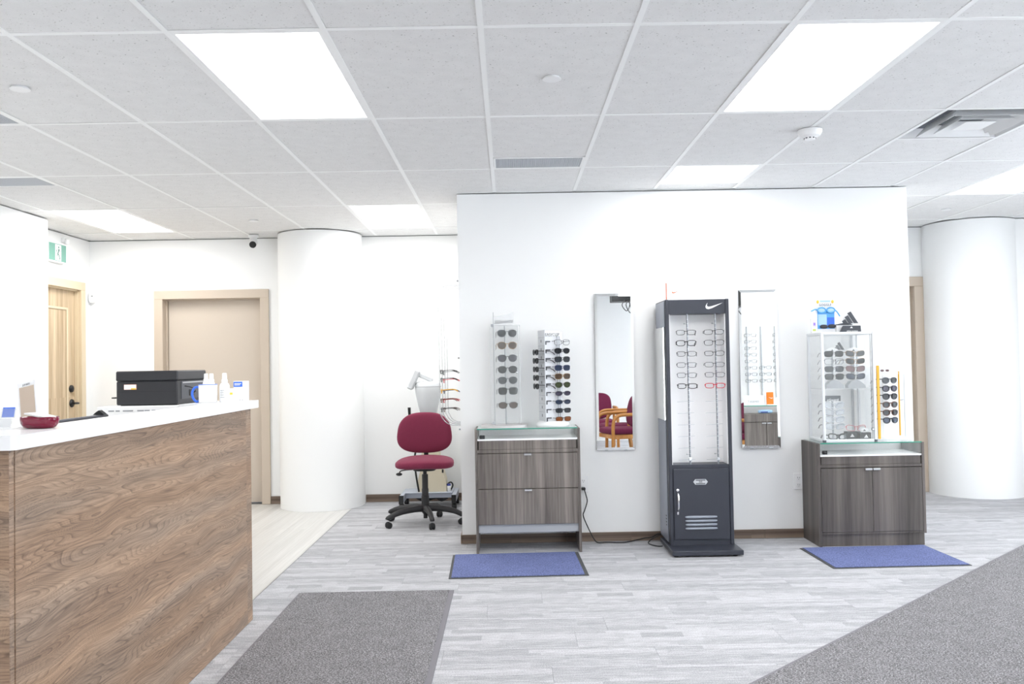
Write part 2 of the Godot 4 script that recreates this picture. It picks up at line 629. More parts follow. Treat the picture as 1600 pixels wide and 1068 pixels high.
func ceiling_light(i: int, row: float, length: float):
	var x0 := GX + i * 0.6096 + 0.012
	var z0 := GZ - row * 1.2192 - 0.012
	var w := 0.6096 - 0.024
	var d := length - 0.024
	var names := {"-2_0": "lit ceiling panel between the reception desk and the grey floor mat", "2_0": "large lit ceiling panel beside the smoke detector", "2_2": "short lit ceiling panel right above the mirrored white wall", "6_2": "lit ceiling panel beyond the square air diffuser", "-2_3": "lit ceiling panel in front of the far wall beside the round column", "-6_3": "lit ceiling panel near the green exit sign"}
	var key := "%d_%d" % [i, int(row)]
	names.merge({"-6_0": "lit ceiling panel over the seat behind the reception counter", "6_0": "added unseen ceiling panel brightening the display wall cabinet", "-2_-3": "lit ceiling panel over the shop entrance", "2_-3": "lit ceiling panel over the plum waiting chairs", "-6_-3": "lit ceiling panel in the corner of left and back wall", "6_-4": "lit ceiling panel nearest the rear shop window"})  # the panel over the display wall is added to brighten it
	var lab: String = names[key]
	var o := thing("ceiling_light", lab, "ceiling light", Vector3(x0 + w / 2, CEIL, z0 - d / 2), 0.0, "lit ceiling panels")
	var s := st()
	var b := 0.014
	bx(s, Vector3(-w / 2, 0.0005, -d / 2), Vector3(-w / 2 + b, 0.02, d / 2))
	bx(s, Vector3(w / 2 - b, 0.0005, -d / 2), Vector3(w / 2, 0.02, d / 2))
	bx(s, Vector3(-w / 2 + b, 0.0005, -d / 2), Vector3(w / 2 - b, 0.02, -d / 2 + b))
	bx(s, Vector3(-w / 2 + b, 0.0005, d / 2 - b), Vector3(w / 2 - b, 0.02, d / 2))
	part("frame", s, M.ceil_bar, o)
	box("diffuser", Vector3(-w / 2 + b, 0.004, -d / 2 + b), Vector3(w / 2 - b, 0.016, d / 2 - b), M.light, o, 0.0, "glowing white diffuser")
	var l := AreaLight3D.new()
	l.name = "panel_light"
	l.area_size = Vector2(w - 2 * b, d - 2 * b)
	l.light_color = Color(1.0, 0.995, 0.985)
	l.light_energy = LAMP * length / 1.2192
	l.shadow_enabled = true
	l.set("area_range", 20.0)
	l.set("area_attenuation", 2.0)
	o.add_child(l)
	l.rotation_degrees.x = -90
	l.position.y = -0.004

func build_shell():
	var top := CEIL - 0.007
	# partition block in the middle, a closed room behind the mirrors
	var p := setting("wall_partition", "white partition wall carrying the two mirrors and the frame tower", "wall")
	box("wall_face", Vector3(-0.372, 0, -8.63), Vector3(3.078, top, -6.55), M.wall, p)
	# far wall in pieces around its doors
	var f := setting("wall_far", "white far wall behind the reception with a taupe door", "wall")
	box("wall_face", Vector3(-4.5, 0, -8.83), Vector3(-3.47, top, -8.63), M.wall, f)
	box("wall_face", Vector3(-3.47, 2.075, -8.83), Vector3(-2.465, top, -8.63), M.wall, f)
	box("wall_face", Vector3(-2.465, 0, -8.83), Vector3(3.255, top, -8.63), M.wall, f)
	box("wall_face", Vector3(3.255, 2.075, -8.83), Vector3(4.095, top, -8.63), M.wall, f)
	box("wall_face", Vector3(4.095, 0, -8.83), Vector3(6.2, top, -8.63), M.wall, f)
	box("door_light_block", Vector3(-3.47, 0, -8.83), Vector3(-2.465, 2.075, -8.80), M.slab, f)  # unseen block added so no outside light leaks under the taupe door
	box("door_light_block", Vector3(3.255, 0, -8.83), Vector3(4.095, 2.075, -8.80), M.slab, f)  # same added light stop behind the half hidden door
	var l := setting("wall_left", "white left wall with the oak door and the exit sign", "wall")
	box("wall_face", Vector3(-4.5, 0, -7.34), Vector3(-3.92, top, 2.4), M.wall, l)
	box("wall_face", Vector3(-4.5, 0, -7.52), Vector3(-4.19, top, -7.34), M.wall, l)
	box("wall_face", Vector3(-4.5, 2.16, -8.43), Vector3(-4.19, top, -7.52), M.wall, l)
	box("wall_face", Vector3(-4.5, 0, -8.63), Vector3(-4.19, top, -8.43), M.wall, l)
	box("door_light_block", Vector3(-4.5, 0, -8.43), Vector3(-4.46, 2.16, -7.52), M.slab, l)  # added behind the oak door to keep outside light from leaking in
	var r := setting("wall_right", "white right wall outside the view", "wall")
	box("wall_face", Vector3(6.0, 0, -8.63), Vector3(6.2, top, -5.7), M.wall, r)
	box("wall_face", Vector3(6.0, 0, -3.2), Vector3(6.2, top, 2.2), M.wall, r)
	box("wall_face", Vector3(6.0, 2.58, -5.7), Vector3(6.2, top, -3.2), M.wall, r)
	box("wall_face", Vector3(6.0, 0, -5.7), Vector3(6.2, 0.08, -3.2), M.wall, r)
	box("wall_face", Vector3(4.80, 0, -8.63), Vector3(6.0, top, -8.19), M.wall, r)
	var b := setting("wall_back", "white wall behind the waiting chairs", "wall")
	box("wall_face", Vector3(-4.5, 0, 2.2), Vector3(2.55, top, 2.4), M.wall, b)
	box("wall_face", Vector3(5.7, 0, 2.2), Vector3(6.2, top, 2.4), M.wall, b)
	box("wall_face", Vector3(2.55, 2.58, 2.2), Vector3(5.7, top, 2.4), M.wall, b)
	box("wall_face", Vector3(2.55, 0, 2.2), Vector3(5.7, 0.08, 2.4), M.wall, b)
	# shop windows out of view, daylight comes in here
	shop_window("window_1", "wide shop window with aluminium mullions behind the waiting area", Vector3(2.55, 0, 2.3), 0.0, 3.15)
	shop_window("window_2", "wide shop window with aluminium mullions in the right wall", Vector3(6.1, 0, -3.2), PI / 2, 2.5)
	# added blocks against light leaks above the ceiling, set back from wall faces
	for q in [[Vector3(-4.5, top, -8.83), Vector3(6.2, 2.75, -8.66)], [Vector3(-4.5, top, 2.23), Vector3(6.2, 2.75, 2.4)], [Vector3(-4.5, top, -8.66), Vector3(-4.22, 2.75, 2.23)], [Vector3(6.03, top, -8.66), Vector3(6.2, 2.75, 2.23)]]:
		box("upper_light_block", q[0], q[1], M.slab, b)
	# round columns
	var s := st()
	lathe(s, [Vector2(0.408, 0), Vector2(0.408, top)], Vector3(-1.847, 0, -8.508), 64)
	tag(part("column", s, M.wall, self), "round white column next to the taupe door", "column", "", "structure")
	s = st()
	lathe(s, [Vector2(0.43, 0), Vector2(0.43, top)], Vector3(4.605, 0, -8.515), 64)
	used["column"] = 0
	tag(part(numbered("column"), s, M.wall, self), "round white column beyond the dark wood cabinet with two doors", "column", "", "structure")
	# baseboards
	var bh := 0.068
	var q := setting("baseboard_partition", "brown wood baseboard along the partition wall", "baseboard")
	for seg in [[-0.372, 0.42], [0.42, 1.385], [1.385, 1.92], [1.92, 3.078]]:
		box("board", Vector3(seg[0] + 0.0006, 0.001, -6.5495), Vector3(seg[1] - 0.0006, bh, -6.538), M.base, q, 0.002)
	box("board", Vector3(-0.384, 0.001, -8.62), Vector3(-0.3725, bh, -6.538), M.base, q, 0.002)
	var fb := setting("baseboard_far", "brown wood baseboard along the far wall", "baseboard")
	for seg in [[-4.18, -3.56], [-2.395, -2.25], [-1.445, -0.372]]:
		box("board", Vector3(seg[0], 0.001, -8.6295), Vector3(seg[1], bh + 0.008, -8.618), M.base, fb, 0.002)
	box("board", Vector3(4.892, 0.001, -8.1895), Vector3(5.04, bh + 0.008, -8.178), M.base, fb, 0.002)

func shop_window(called: String, label: String, at: Vector3, turn: float, w: float):
	var win := setting(called, label, "window")
	win.position = at
	win.rotation.y = turn
	var n := 3
	var step := (w - 0.05) / n
	for k in n + 1: box("mullion", Vector3(k * step, 0.08, -0.03), Vector3(k * step + 0.05, 2.58, 0.03), M.alu, win, 0.003)
	for k in n:
		var xa := k * step + 0.05
		var xb := (k + 1) * step
		box("sill_bar", Vector3(xa, 0.08, -0.03), Vector3(xb, 0.13, 0.03), M.alu, win, 0.003)
		box("head_bar", Vector3(xa, 2.53, -0.03), Vector3(xb, 2.58, 0.03), M.alu, win, 0.003)
		box("pane", Vector3(xa, 0.13, -0.003), Vector3(xb, 2.53, 0.003), M.glass, win)

func build_ceiling():
	var c := setting("ceiling", "white suspended ceiling of speckled tiles in a T-bar grid", "ceiling")
	box("slab", Vector3(-4.5, 2.75, -8.83), Vector3(6.2, 2.85, 2.4), M.slab, c)
	var skip := {"-2_0": 0.0, "2_0": 0.0, "2_2": 0.5, "6_2": 0.0, "-2_3": 0.0, "-6_3": 0.0, "-6_0": 0.0, "6_0": 0.0, "-2_-3": 0.0, "2_-3": 0.0, "-6_-3": 0.0, "6_-4": 0.0, "4_1": 0.5, "0_1": -0.75, "-6_2": 0.25, "-5_0": -0.75}
	# value: 0 = no tile, 0.5 = only the far half, 0.25 = tile leaves out the near quarter, -0.75 = leaves out the far quarter
	var tm := {}
	for i in range(-8, 11):
		for j in range(-5, 5):
			var x0 := GX + i * 0.6096
			var z1 := GZ - j * 1.2192
			var z0: float = max(z1 - 1.2192, -8.63)
			x0 = max(x0, -4.45)
			var x1: float = min(GX + (i + 1) * 0.6096, 6.0)
			if x1 - x0 < 0.05: continue
			var key := "%d_%d" % [i, j]
			if skip.has(key):
				var v: float = skip[key]
				if v == 0.0: continue
				if v == 0.5: z1 -= 0.6096
				elif v == 0.25: z1 -= 0.3048
				elif v == -0.75: z0 += 0.3048
			z1 = min(z1, 2.2)
			if z1 - z0 < 0.05: continue
			var g := 0.004
			var k2 := "%.3f_%.3f" % [x1 - x0, z1 - z0]
			if not tm.has(k2):
				tm[k2] = mesh(boxm(Vector3(g, 0, -(z1 - z0) + g), Vector3(x1 - x0 - g, 0.014, -g), 0.003))
			var t := part("ceiling_tile", tm[k2], M.tile, c)
			t.position = Vector3(x0, CEIL + 0.003 + 0.0012 * sin(i * 7.3 + j * 3.1), z1)
	# T-bars
	for i in range(-7, 11):
		var x := GX + i * 0.6096
		if x < -4.45 or x > 6.0: continue
		box("grid_runner", Vector3(x - 0.012, CEIL, -8.62), Vector3(x + 0.012, CEIL + 0.0025, 2.19), M.ceil_bar, c)
	for j in range(-4, 5):
		var z := GZ - j * 1.2192
		box("grid_runner", Vector3(-4.18, CEIL + 0.0004, z - 0.012), Vector3(5.99, CEIL + 0.0029, z + 0.012), M.ceil_bar, c)
	box("grid_tee", Vector3(GX + 4 * 0.6096, CEIL + 0.0004, GZ - 1.2192 - 0.6216), Vector3(GX + 5 * 0.6096, CEIL + 0.0029, GZ - 1.2192 - 0.5976), M.ceil_bar, c)
	# wall angles
	box("wall_angle", Vector3(-0.37, CEIL, -6.55), Vector3(3.078, CEIL + 0.0022, -6.526), M.ceil_bar, c)
	box("wall_angle", Vector3(-4.18, CEIL, -8.63), Vector3(4.2, CEIL + 0.0022, -8.606), M.ceil_bar, c)

func build_floor():
	var f := setting("floor", "floor of grey streaked carpet planks and pale vinyl planks", "floor")
	box("slab", Vector3(-4.5, -0.15, -8.83), Vector3(6.2, -0.008, 2.4), M.slab, f)
	# carpet planks, 1.0 x 0.25 m, laid across the view
	var variants := []
	for k in 8:
		var s := st()
		s.set_smooth_group(-1)
		var u0 := 0.14 * k
		var v0 := 0.23 * k
		var w := 0.9994
		var d := 0.2494
		var a := [Vector3(0.0006, 0, 0), Vector3(w, 0, 0), Vector3(w, 0, -d), Vector3(0.0006, 0, -d)]
		var uv := [Vector2(u0, v0), Vector2(u0 + 1, v0), Vector2(u0 + 1, v0 + 0.25), Vector2(u0, v0 + 0.25)]
		tri(s, a[0], a[1], a[2], Vector3.UP, uv[0], uv[1], uv[2])
		tri(s, a[0], a[2], a[3], Vector3.UP, uv[0], uv[2], uv[3])
		for e in 4:
			var p: Vector3 = a[e]
			var q: Vector3 = a[(e + 1) % 4]
			var dn := Vector3(0, -0.008, 0)
			var out := (p + q) * 0.5 - Vector3(0.5, 0, -0.125)
			tri(s, p, q, q + dn, out, uv[e], uv[e], uv[e])
			tri(s, p, q + dn, p + dn, out, uv[e], uv[e], uv[e])
		variants.append(mesh(s))
	var rng := RandomNumberGenerator.new()
	rng.seed = 3
	for r in 22:
		var z := -3.13 - r * 0.25
		var x: float = -1.52 - [0.0, 0.62, 0.31, 0.81, 0.17][r % 5]
		while x < 5.2:
			var w0 := x
			if x < -1.52:
				# cut plank along the vinyl edge
				var cut := box("carpet_plank", Vector3(-1.5194, -0.008, z - 0.2494), Vector3(x + 0.9994, 0, z), M.carpet, f)
				cut.position.y = 0.0
			else:
				var t := part("carpet_plank", variants[rng.randi() % 8], M.carpet, f)
				t.position = Vector3(w0, 0, z)
			x += 1.0
	box("carpet_rest", Vector3(-4.5, -0.008, -3.1306), Vector3(6.2, 0, 2.4), M.carpet, f)
	box("carpet_rest", Vector3(-4.5, -0.008, -3.45), Vector3(-2.4, 0, -3.1306), M.carpet, f)
	# vinyl planks run away from the camera
	for c in 17:
		var x0 := -1.524 - (c + 1) * 0.18
		var z: float = -3.1 - [0.0, 0.5, 0.85, 0.3][c % 4] + 0.6
		while z > -8.63:
			var za: float = min(z, -3.1306)
			var zb: float = max(z - 1.2, -8.63)
			if za - zb > 0.02:
				box("vinyl_plank", Vector3(x0 + 0.0005, -0.008, zb + 0.0006), Vector3(x0 + 0.1795, -0.0005 - 0.0003 * (c % 2), za), M.vinyl, f)
			z -= 1.2
	box("edge_strip", Vector3(-1.5245, -0.008, -8.62), Vector3(-1.5195, 0.001, -3.14), M.steel, f)
	box("carpet_rest", Vector3(5.0, -0.0085, -8.63), Vector3(6.2, -0.0006, -3.1306), M.carpet, f)

# a door with casing, set in a wall that faces +z (turned for other walls)
func door_frame(o: Node3D, w: float, h: float, m: Material, face := 0.085, deep := 0.10):
	var s := st()
	# casing as a mitred picture frame
	for q in [[Vector3(-w / 2 - face, 0, 0), Vector3(-w / 2, h, 0.022)], [Vector3(w / 2, 0, 0), Vector3(w / 2 + face, h, 0.022)], [Vector3(-w / 2 - face, h, 0), Vector3(w / 2 + face, h + face, 0.022)]]:
		bx(s, q[0], q[1], 0.003)
	part("casing", s, m, o)
	s = st()
	bx(s, Vector3(-w / 2 - 0.014, 0, -deep - 0.06), Vector3(-w / 2, h, 0.0))
	bx(s, Vector3(w / 2, 0, -deep - 0.06), Vector3(w / 2 + 0.014, h, 0.0))
	bx(s, Vector3(-w / 2 - 0.014, h, -deep - 0.06), Vector3(w / 2 + 0.014, h + 0.014, 0.0))
	# stop
	bx(s, Vector3(-w / 2, 0, -deep), Vector3(-w / 2 + 0.012, h, -deep + 0.03))
	bx(s, Vector3(w / 2 - 0.012, 0, -deep), Vector3(w / 2, h, -deep + 0.03))
	bx(s, Vector3(-w / 2 + 0.012, h - 0.012, -deep), Vector3(w / 2 - 0.012, h, -deep + 0.03))
	part("jamb", s, m, o)

func build_doors():
	var o := setting("door_1", "pale oak door with black deadbolt and lever under the exit sign", "door")
	o.position = Vector3(-4.19, 0, -7.97)
	o.rotation.y = PI / 2
	# local +x runs towards -z, local +z faces into the room
	door_frame(o, 0.90, 2.15, M.oak_frame, 0.08, 0.045)
	var leaf := box("leaf", Vector3(-0.446, 0.005, -0.09), Vector3(0.446, 2.146, -0.046), M.oak, o)
	var s := st()
	for q in [[Vector3(-0.30, 0.2, -0.046), Vector3(-0.275, 1.97, -0.032)], [Vector3(0.275, 0.2, -0.046), Vector3(0.30, 1.97, -0.032)], [Vector3(-0.275, 1.945, -0.046), Vector3(0.275, 1.97, -0.032)], [Vector3(-0.275, 0.2, -0.046), Vector3(0.275, 0.225, -0.032)]]:
		bx(s, q[0], q[1], 0.005)
	part("moulding", s, M.oak_frame, leaf)
	box("panel", Vector3(-0.272, 0.228, -0.046), Vector3(0.272, 1.942, -0.041), M.oak, leaf)
	s = st()
	xf = Transform3D(Basis(Vector3.RIGHT, PI / 2), Vector3(0.365, 1.19, -0.046))
	lathe(s, [Vector2(0, 0.024), Vector2(0.018, 0.024), Vector2(0.034, 0.016), Vector2(0.036, 0)], Vector3.ZERO, 24)
	part("deadbolt", s, M.black, o)
	s = st()
	xf = Transform3D(Basis(Vector3.RIGHT, PI / 2), Vector3(0.375, 1.05, -0.046))
	lathe(s, [Vector2(0, 0.02), Vector2(0.02, 0.02), Vector2(0.038, 0.012), Vector2(0.04, 0)], Vector3.ZERO, 24)
	xf = Transform3D.IDENTITY
	tube(s, [Vector3(0.375, 1.05, -0.03), Vector3(0.375, 1.05, 0.02), Vector3(0.36, 1.05, 0.03), Vector3(0.27, 1.052, 0.03)], 0.010, 10)
	part("lever_handle", s, M.black, o)
	s = st()
	cushion(s, Vector3(-0.075, 1.49, -0.040), Vector3(0.022, 0.05, 0.006), 2.6, 4.0)
	part("viewer_plate", s, M.silver, o)

	o = setting("door_2", "plain taupe painted door with taupe casing left of the round column", "door")
	o.position = Vector3(-2.968, 0, -8.63)
	door_frame(o, 0.975, 2.062, M.taupe_frame, 0.087, 0.10)
	box("leaf", Vector3(-0.473, 0.006, -0.145), Vector3(0.473, 2.05, -0.101), M.taupe, o)

	o = setting("door_3", "taupe door casing half hidden behind the partition wall end", "door")
	o.position = Vector3(3.675, 0, -8.63)
	door_frame(o, 0.84, 2.062, M.taupe_frame, 0.095, 0.10)
	box("leaf", Vector3(-0.408, 0.006, -0.145), Vector3(0.408, 2.05, -0.101), M.taupe, o)

	o = setting("door_4", "taupe door casing past the column at the picture edge", "door")
	o.position = Vector3(5.50, 0, -8.19)
	var s4 := st()
	for q in [[Vector3(-0.46, 0, 0.001), Vector3(-0.375, 2.14, 0.022)], [Vector3(0.375, 0, 0.001), Vector3(0.46, 2.14, 0.022)], [Vector3(-0.375, 2.055, 0.001), Vector3(0.375, 2.14, 0.022)]]:
		bx(s4, q[0], q[1], 0.003)
	part("casing", s4, M.taupe_frame, o)
	box("leaf", Vector3(-0.373, 0.006, 0.001), Vector3(0.373, 2.053, 0.010), M.taupe, o)

func build_desk():
	var o := thing("reception_desk", "walnut reception desk with a thick white countertop", "desk")
	box("front_panel", Vector3(-1.43, 0.002, -4.685), Vector3(-1.406, 1.141, -2.455), M.walnut, o, 0.001)
	box("end_panel", Vector3(-1.655, 0.002, -4.685), Vector3(-1.431, 1.141, -4.66), M.walnut, o, 0.001)
	box("corner_post", Vector3(-1.452, 0.002, -2.453), Vector3(-1.408, 1.141, -2.43), M.walnut, o, 0.002)
	box("return_apron", Vector3(-2.9, 0.755, -2.475), Vector3(-1.453, 1.141, -2.453), M.walnut, o, 0.001)
	box("inner_panel", Vector3(-2.9, 0.002, -2.90), Vector3(-1.46, 0.755, -2.88), M.walnut, o)
	box("side_panel", Vector3(-2.92, 0.002, -2.90), Vector3(-2.90, 1.141, -2.44), M.walnut, o)
	# L-shaped countertop with a clipped front corner
	var s := st()
	xf = Transform3D(Basis(Vector3.RIGHT, -PI / 2), Vector3(0, 1.142, 0))
	prism(s, [Vector2(-2.95, 2.405), Vector2(-1.392, 2.405), Vector2(-1.38, 2.417), Vector2(-1.38, 4.745), Vector2(-1.66, 4.745), Vector2(-1.66, 4.33), Vector2(-1.545, 4.33), Vector2(-1.545, 2.93), Vector2(-2.95, 2.93)], 0.0, 0.041)
	part("countertop", s, M.counter, o, "white solid countertop")
	# lower work surface behind the front
	var d := thing("work_table", "white lower work surface behind the reception counter", "desk")
	box("tabletop", Vector3(-2.45, 0.72, -5.2), Vector3(-1.72, 0.75, -2.95), M.white, d, 0.003)
	for p in [[-2.44, -5.19], [-1.78, -5.19], [-2.44, -3.01], [-1.78, -3.01]]:
		box("leg", Vector3(p[0], 0.0, p[1]), Vector3(p[0] + 0.05, 0.72, p[1] + 0.05), M.alu, d)

func cabinet_top(o: Node3D, x0: float, x1: float, z0: float, z1: float, y0: float, y1: float):
	# lit show compartment under glass: y0 shelf, y1 glass surface
	box("glass_top", Vector3(x0, y1 - 0.007, z0), Vector3(x1, y1, z1 + 0.006), M.glass_top, o, 0.0, "clear glass top")
	var s := st()
	bx(s, Vector3(x0, y1 - 0.007, z1 + 0.0062), Vector3(x1, y1, z1 + 0.0072))
	part("glass_edge", s, M.teal, o, "green glass edge")
	box("glass_front", Vector3(x0, y0, z1 - 0.008), Vector3(x1, y1 - 0.008, z1 - 0.003), M.glass, o)
	box("show_tray", Vector3(x0, y0 - 0.012, z0 + 0.012), Vector3(x1, y0, z1 - 0.002), M.white, o)
	box("show_back", Vector3(x0, y0, z0), Vector3(x1, y1 - 0.008, z0 + 0.011), M.white, o)

func tab_handle(o: Node3D, x: float, w: float, y: float, z: float):
	var s := st()
	bx(s, Vector3(x - w / 2, y - 0.001, z - 0.004), Vector3(x + w / 2, y + 0.002, z + 0.014), 0.0006)
	bx(s, Vector3(x - w / 2, y - 0.012, z + 0.011), Vector3(x + w / 2, y - 0.001, z + 0.014), 0.0006)
	part("handle", s, M.silver, o, "small aluminium tab pull")

func lock(o: Node3D, at: Vector3):
	var s := st()
	xf = Transform3D(Basis(Vector3.RIGHT, PI / 2), at)
	lathe(s, [Vector2(0, 0.012), Vector2(0.011, 0.012), Vector2(0.013, 0.008), Vector2(0.014, 0)], Vector3.ZERO, 18)
	xf = Transform3D(Basis.IDENTITY, at)
	bx(s, Vector3(-0.012, -0.013, -0.004), Vector3(0.026, 0.013, 0.004), 0.003)
	part("lock", s, M.black, o, "black showcase lock")

func build_cabinets():
	var zf := -6.19
	var zb := -6.537
	var o := thing("display_cabinet", "grey wood cabinet with two drawers and a glass top on open side legs", "cabinet")
	box("side_panel", Vector3(-0.252, 0, zb), Vector3(-0.234, 0.887, zf), M.greywood, o, 0.001)
	box("side_panel", Vector3(0.487, 0, zb), Vector3(0.505, 0.887, zf), M.greywood, o, 0.001)
	cabinet_top(o, -0.2335, 0.4865, zb, zf, 0.818, 0.893)
	lock(o, Vector3(-0.205, 0.833, zf - 0.002))
	box("back_panel", Vector3(-0.2335, 0.15, zb), Vector3(0.4865, 0.805, zb + 0.012), M.greywood, o)
	box("fixed_panel", Vector3(-0.225, 0.742, zf - 0.022), Vector3(0.479, 0.817, zf - 0.004), M.greywood, o, 0.001)
	box("rail", Vector3(-0.2335, 0.716, zf - 0.022), Vector3(0.4865, 0.741, zf - 0.001), M.greywood, o, 0.001)
	for y in [[0.461, 0.712], [0.205, 0.457]]:
		var dr := box("drawer", Vector3(-0.2325, y[0], zf - 0.018), Vector3(0.4855, y[1], zf + 0.0), M.greywood, o, 0.0012)
		tab_handle(dr, 0.127, 0.052, y[1] - 0.002, zf)
	box("bottom_panel", Vector3(-0.2335, 0.142, zb + 0.012), Vector3(0.4865, 0.16, zf - 0.03), M.white_matte, o)
	box("toe_rail", Vector3(-0.2335, 0.146, zf - 0.03), Vector3(0.4865, 0.204, zf - 0.018), M.casegrey, o)

	zf = -6.20
	o = thing("display_cabinet", "dark grey wood cabinet with two doors and a glass top on a plinth", "cabinet")
	box("side_panel", Vector3(2.215, 0.0, zb), Vector3(2.235, 0.740, zf), M.greywood_dark, o, 0.001)
	box("side_panel", Vector3(2.968, 0.088, zb), Vector3(2.988, 0.740, zf), M.greywood_dark, o, 0.001)
	cabinet_top(o, 2.2355, 2.9675, zb, zf, 0.658, 0.745)
	lock(o, Vector3(2.262, 0.676, zf - 0.002))
	box("back_panel", Vector3(2.2355, 0.09, zb), Vector3(2.9675, 0.645, zb + 0.012), M.greywood_dark, o)
	box("fixed_panel", Vector3(2.243, 0.588, zf - 0.022), Vector3(2.960, 0.657, zf - 0.004), M.greywood_dark, o, 0.001)
	box("rail", Vector3(2.2355, 0.566, zf - 0.022), Vector3(2.9675, 0.587, zf - 0.001), M.greywood_dark, o, 0.001)
	var d1 := box("door", Vector3(2.238, 0.104, zf - 0.018), Vector3(2.6065, 0.561, zf), M.greywood_dark, o, 0.0012)
	var d2 := box("door", Vector3(2.609, 0.104, zf - 0.018), Vector3(2.966, 0.561, zf), M.greywood_dark, o, 0.0012)
	tab_handle(d1, 2.579, 0.05, 0.558, zf)
	tab_handle(d2, 2.637, 0.05, 0.558, zf)
	box("bottom_rail", Vector3(2.2355, 0.088, zb), Vector3(2.9675, 0.102, zf - 0.001), M.greywood_dark, o)
	box("plinth", Vector3(2.2355, 0.0, zb), Vector3(2.978, 0.087, zf - 0.014), M.greywood_dark, o)

func swoosh(s: SurfaceTool, w: float, depth: float):
	var p := []
	for q in [[1, .36], [.62, .17], [.42, .075], [.30, .03], [.18, 0], [.07, .02], [.015, .08], [0, .15], [.03, .23], [.09, .325], [.125, .36], [.09, .27], [.085, .2], [.12, .155], [.2, .14], [.32, .162], [.6, .24]]:
		p.append(Vector2(q[0] * w, q[1] * w))
	prism(s, p, 0, depth)

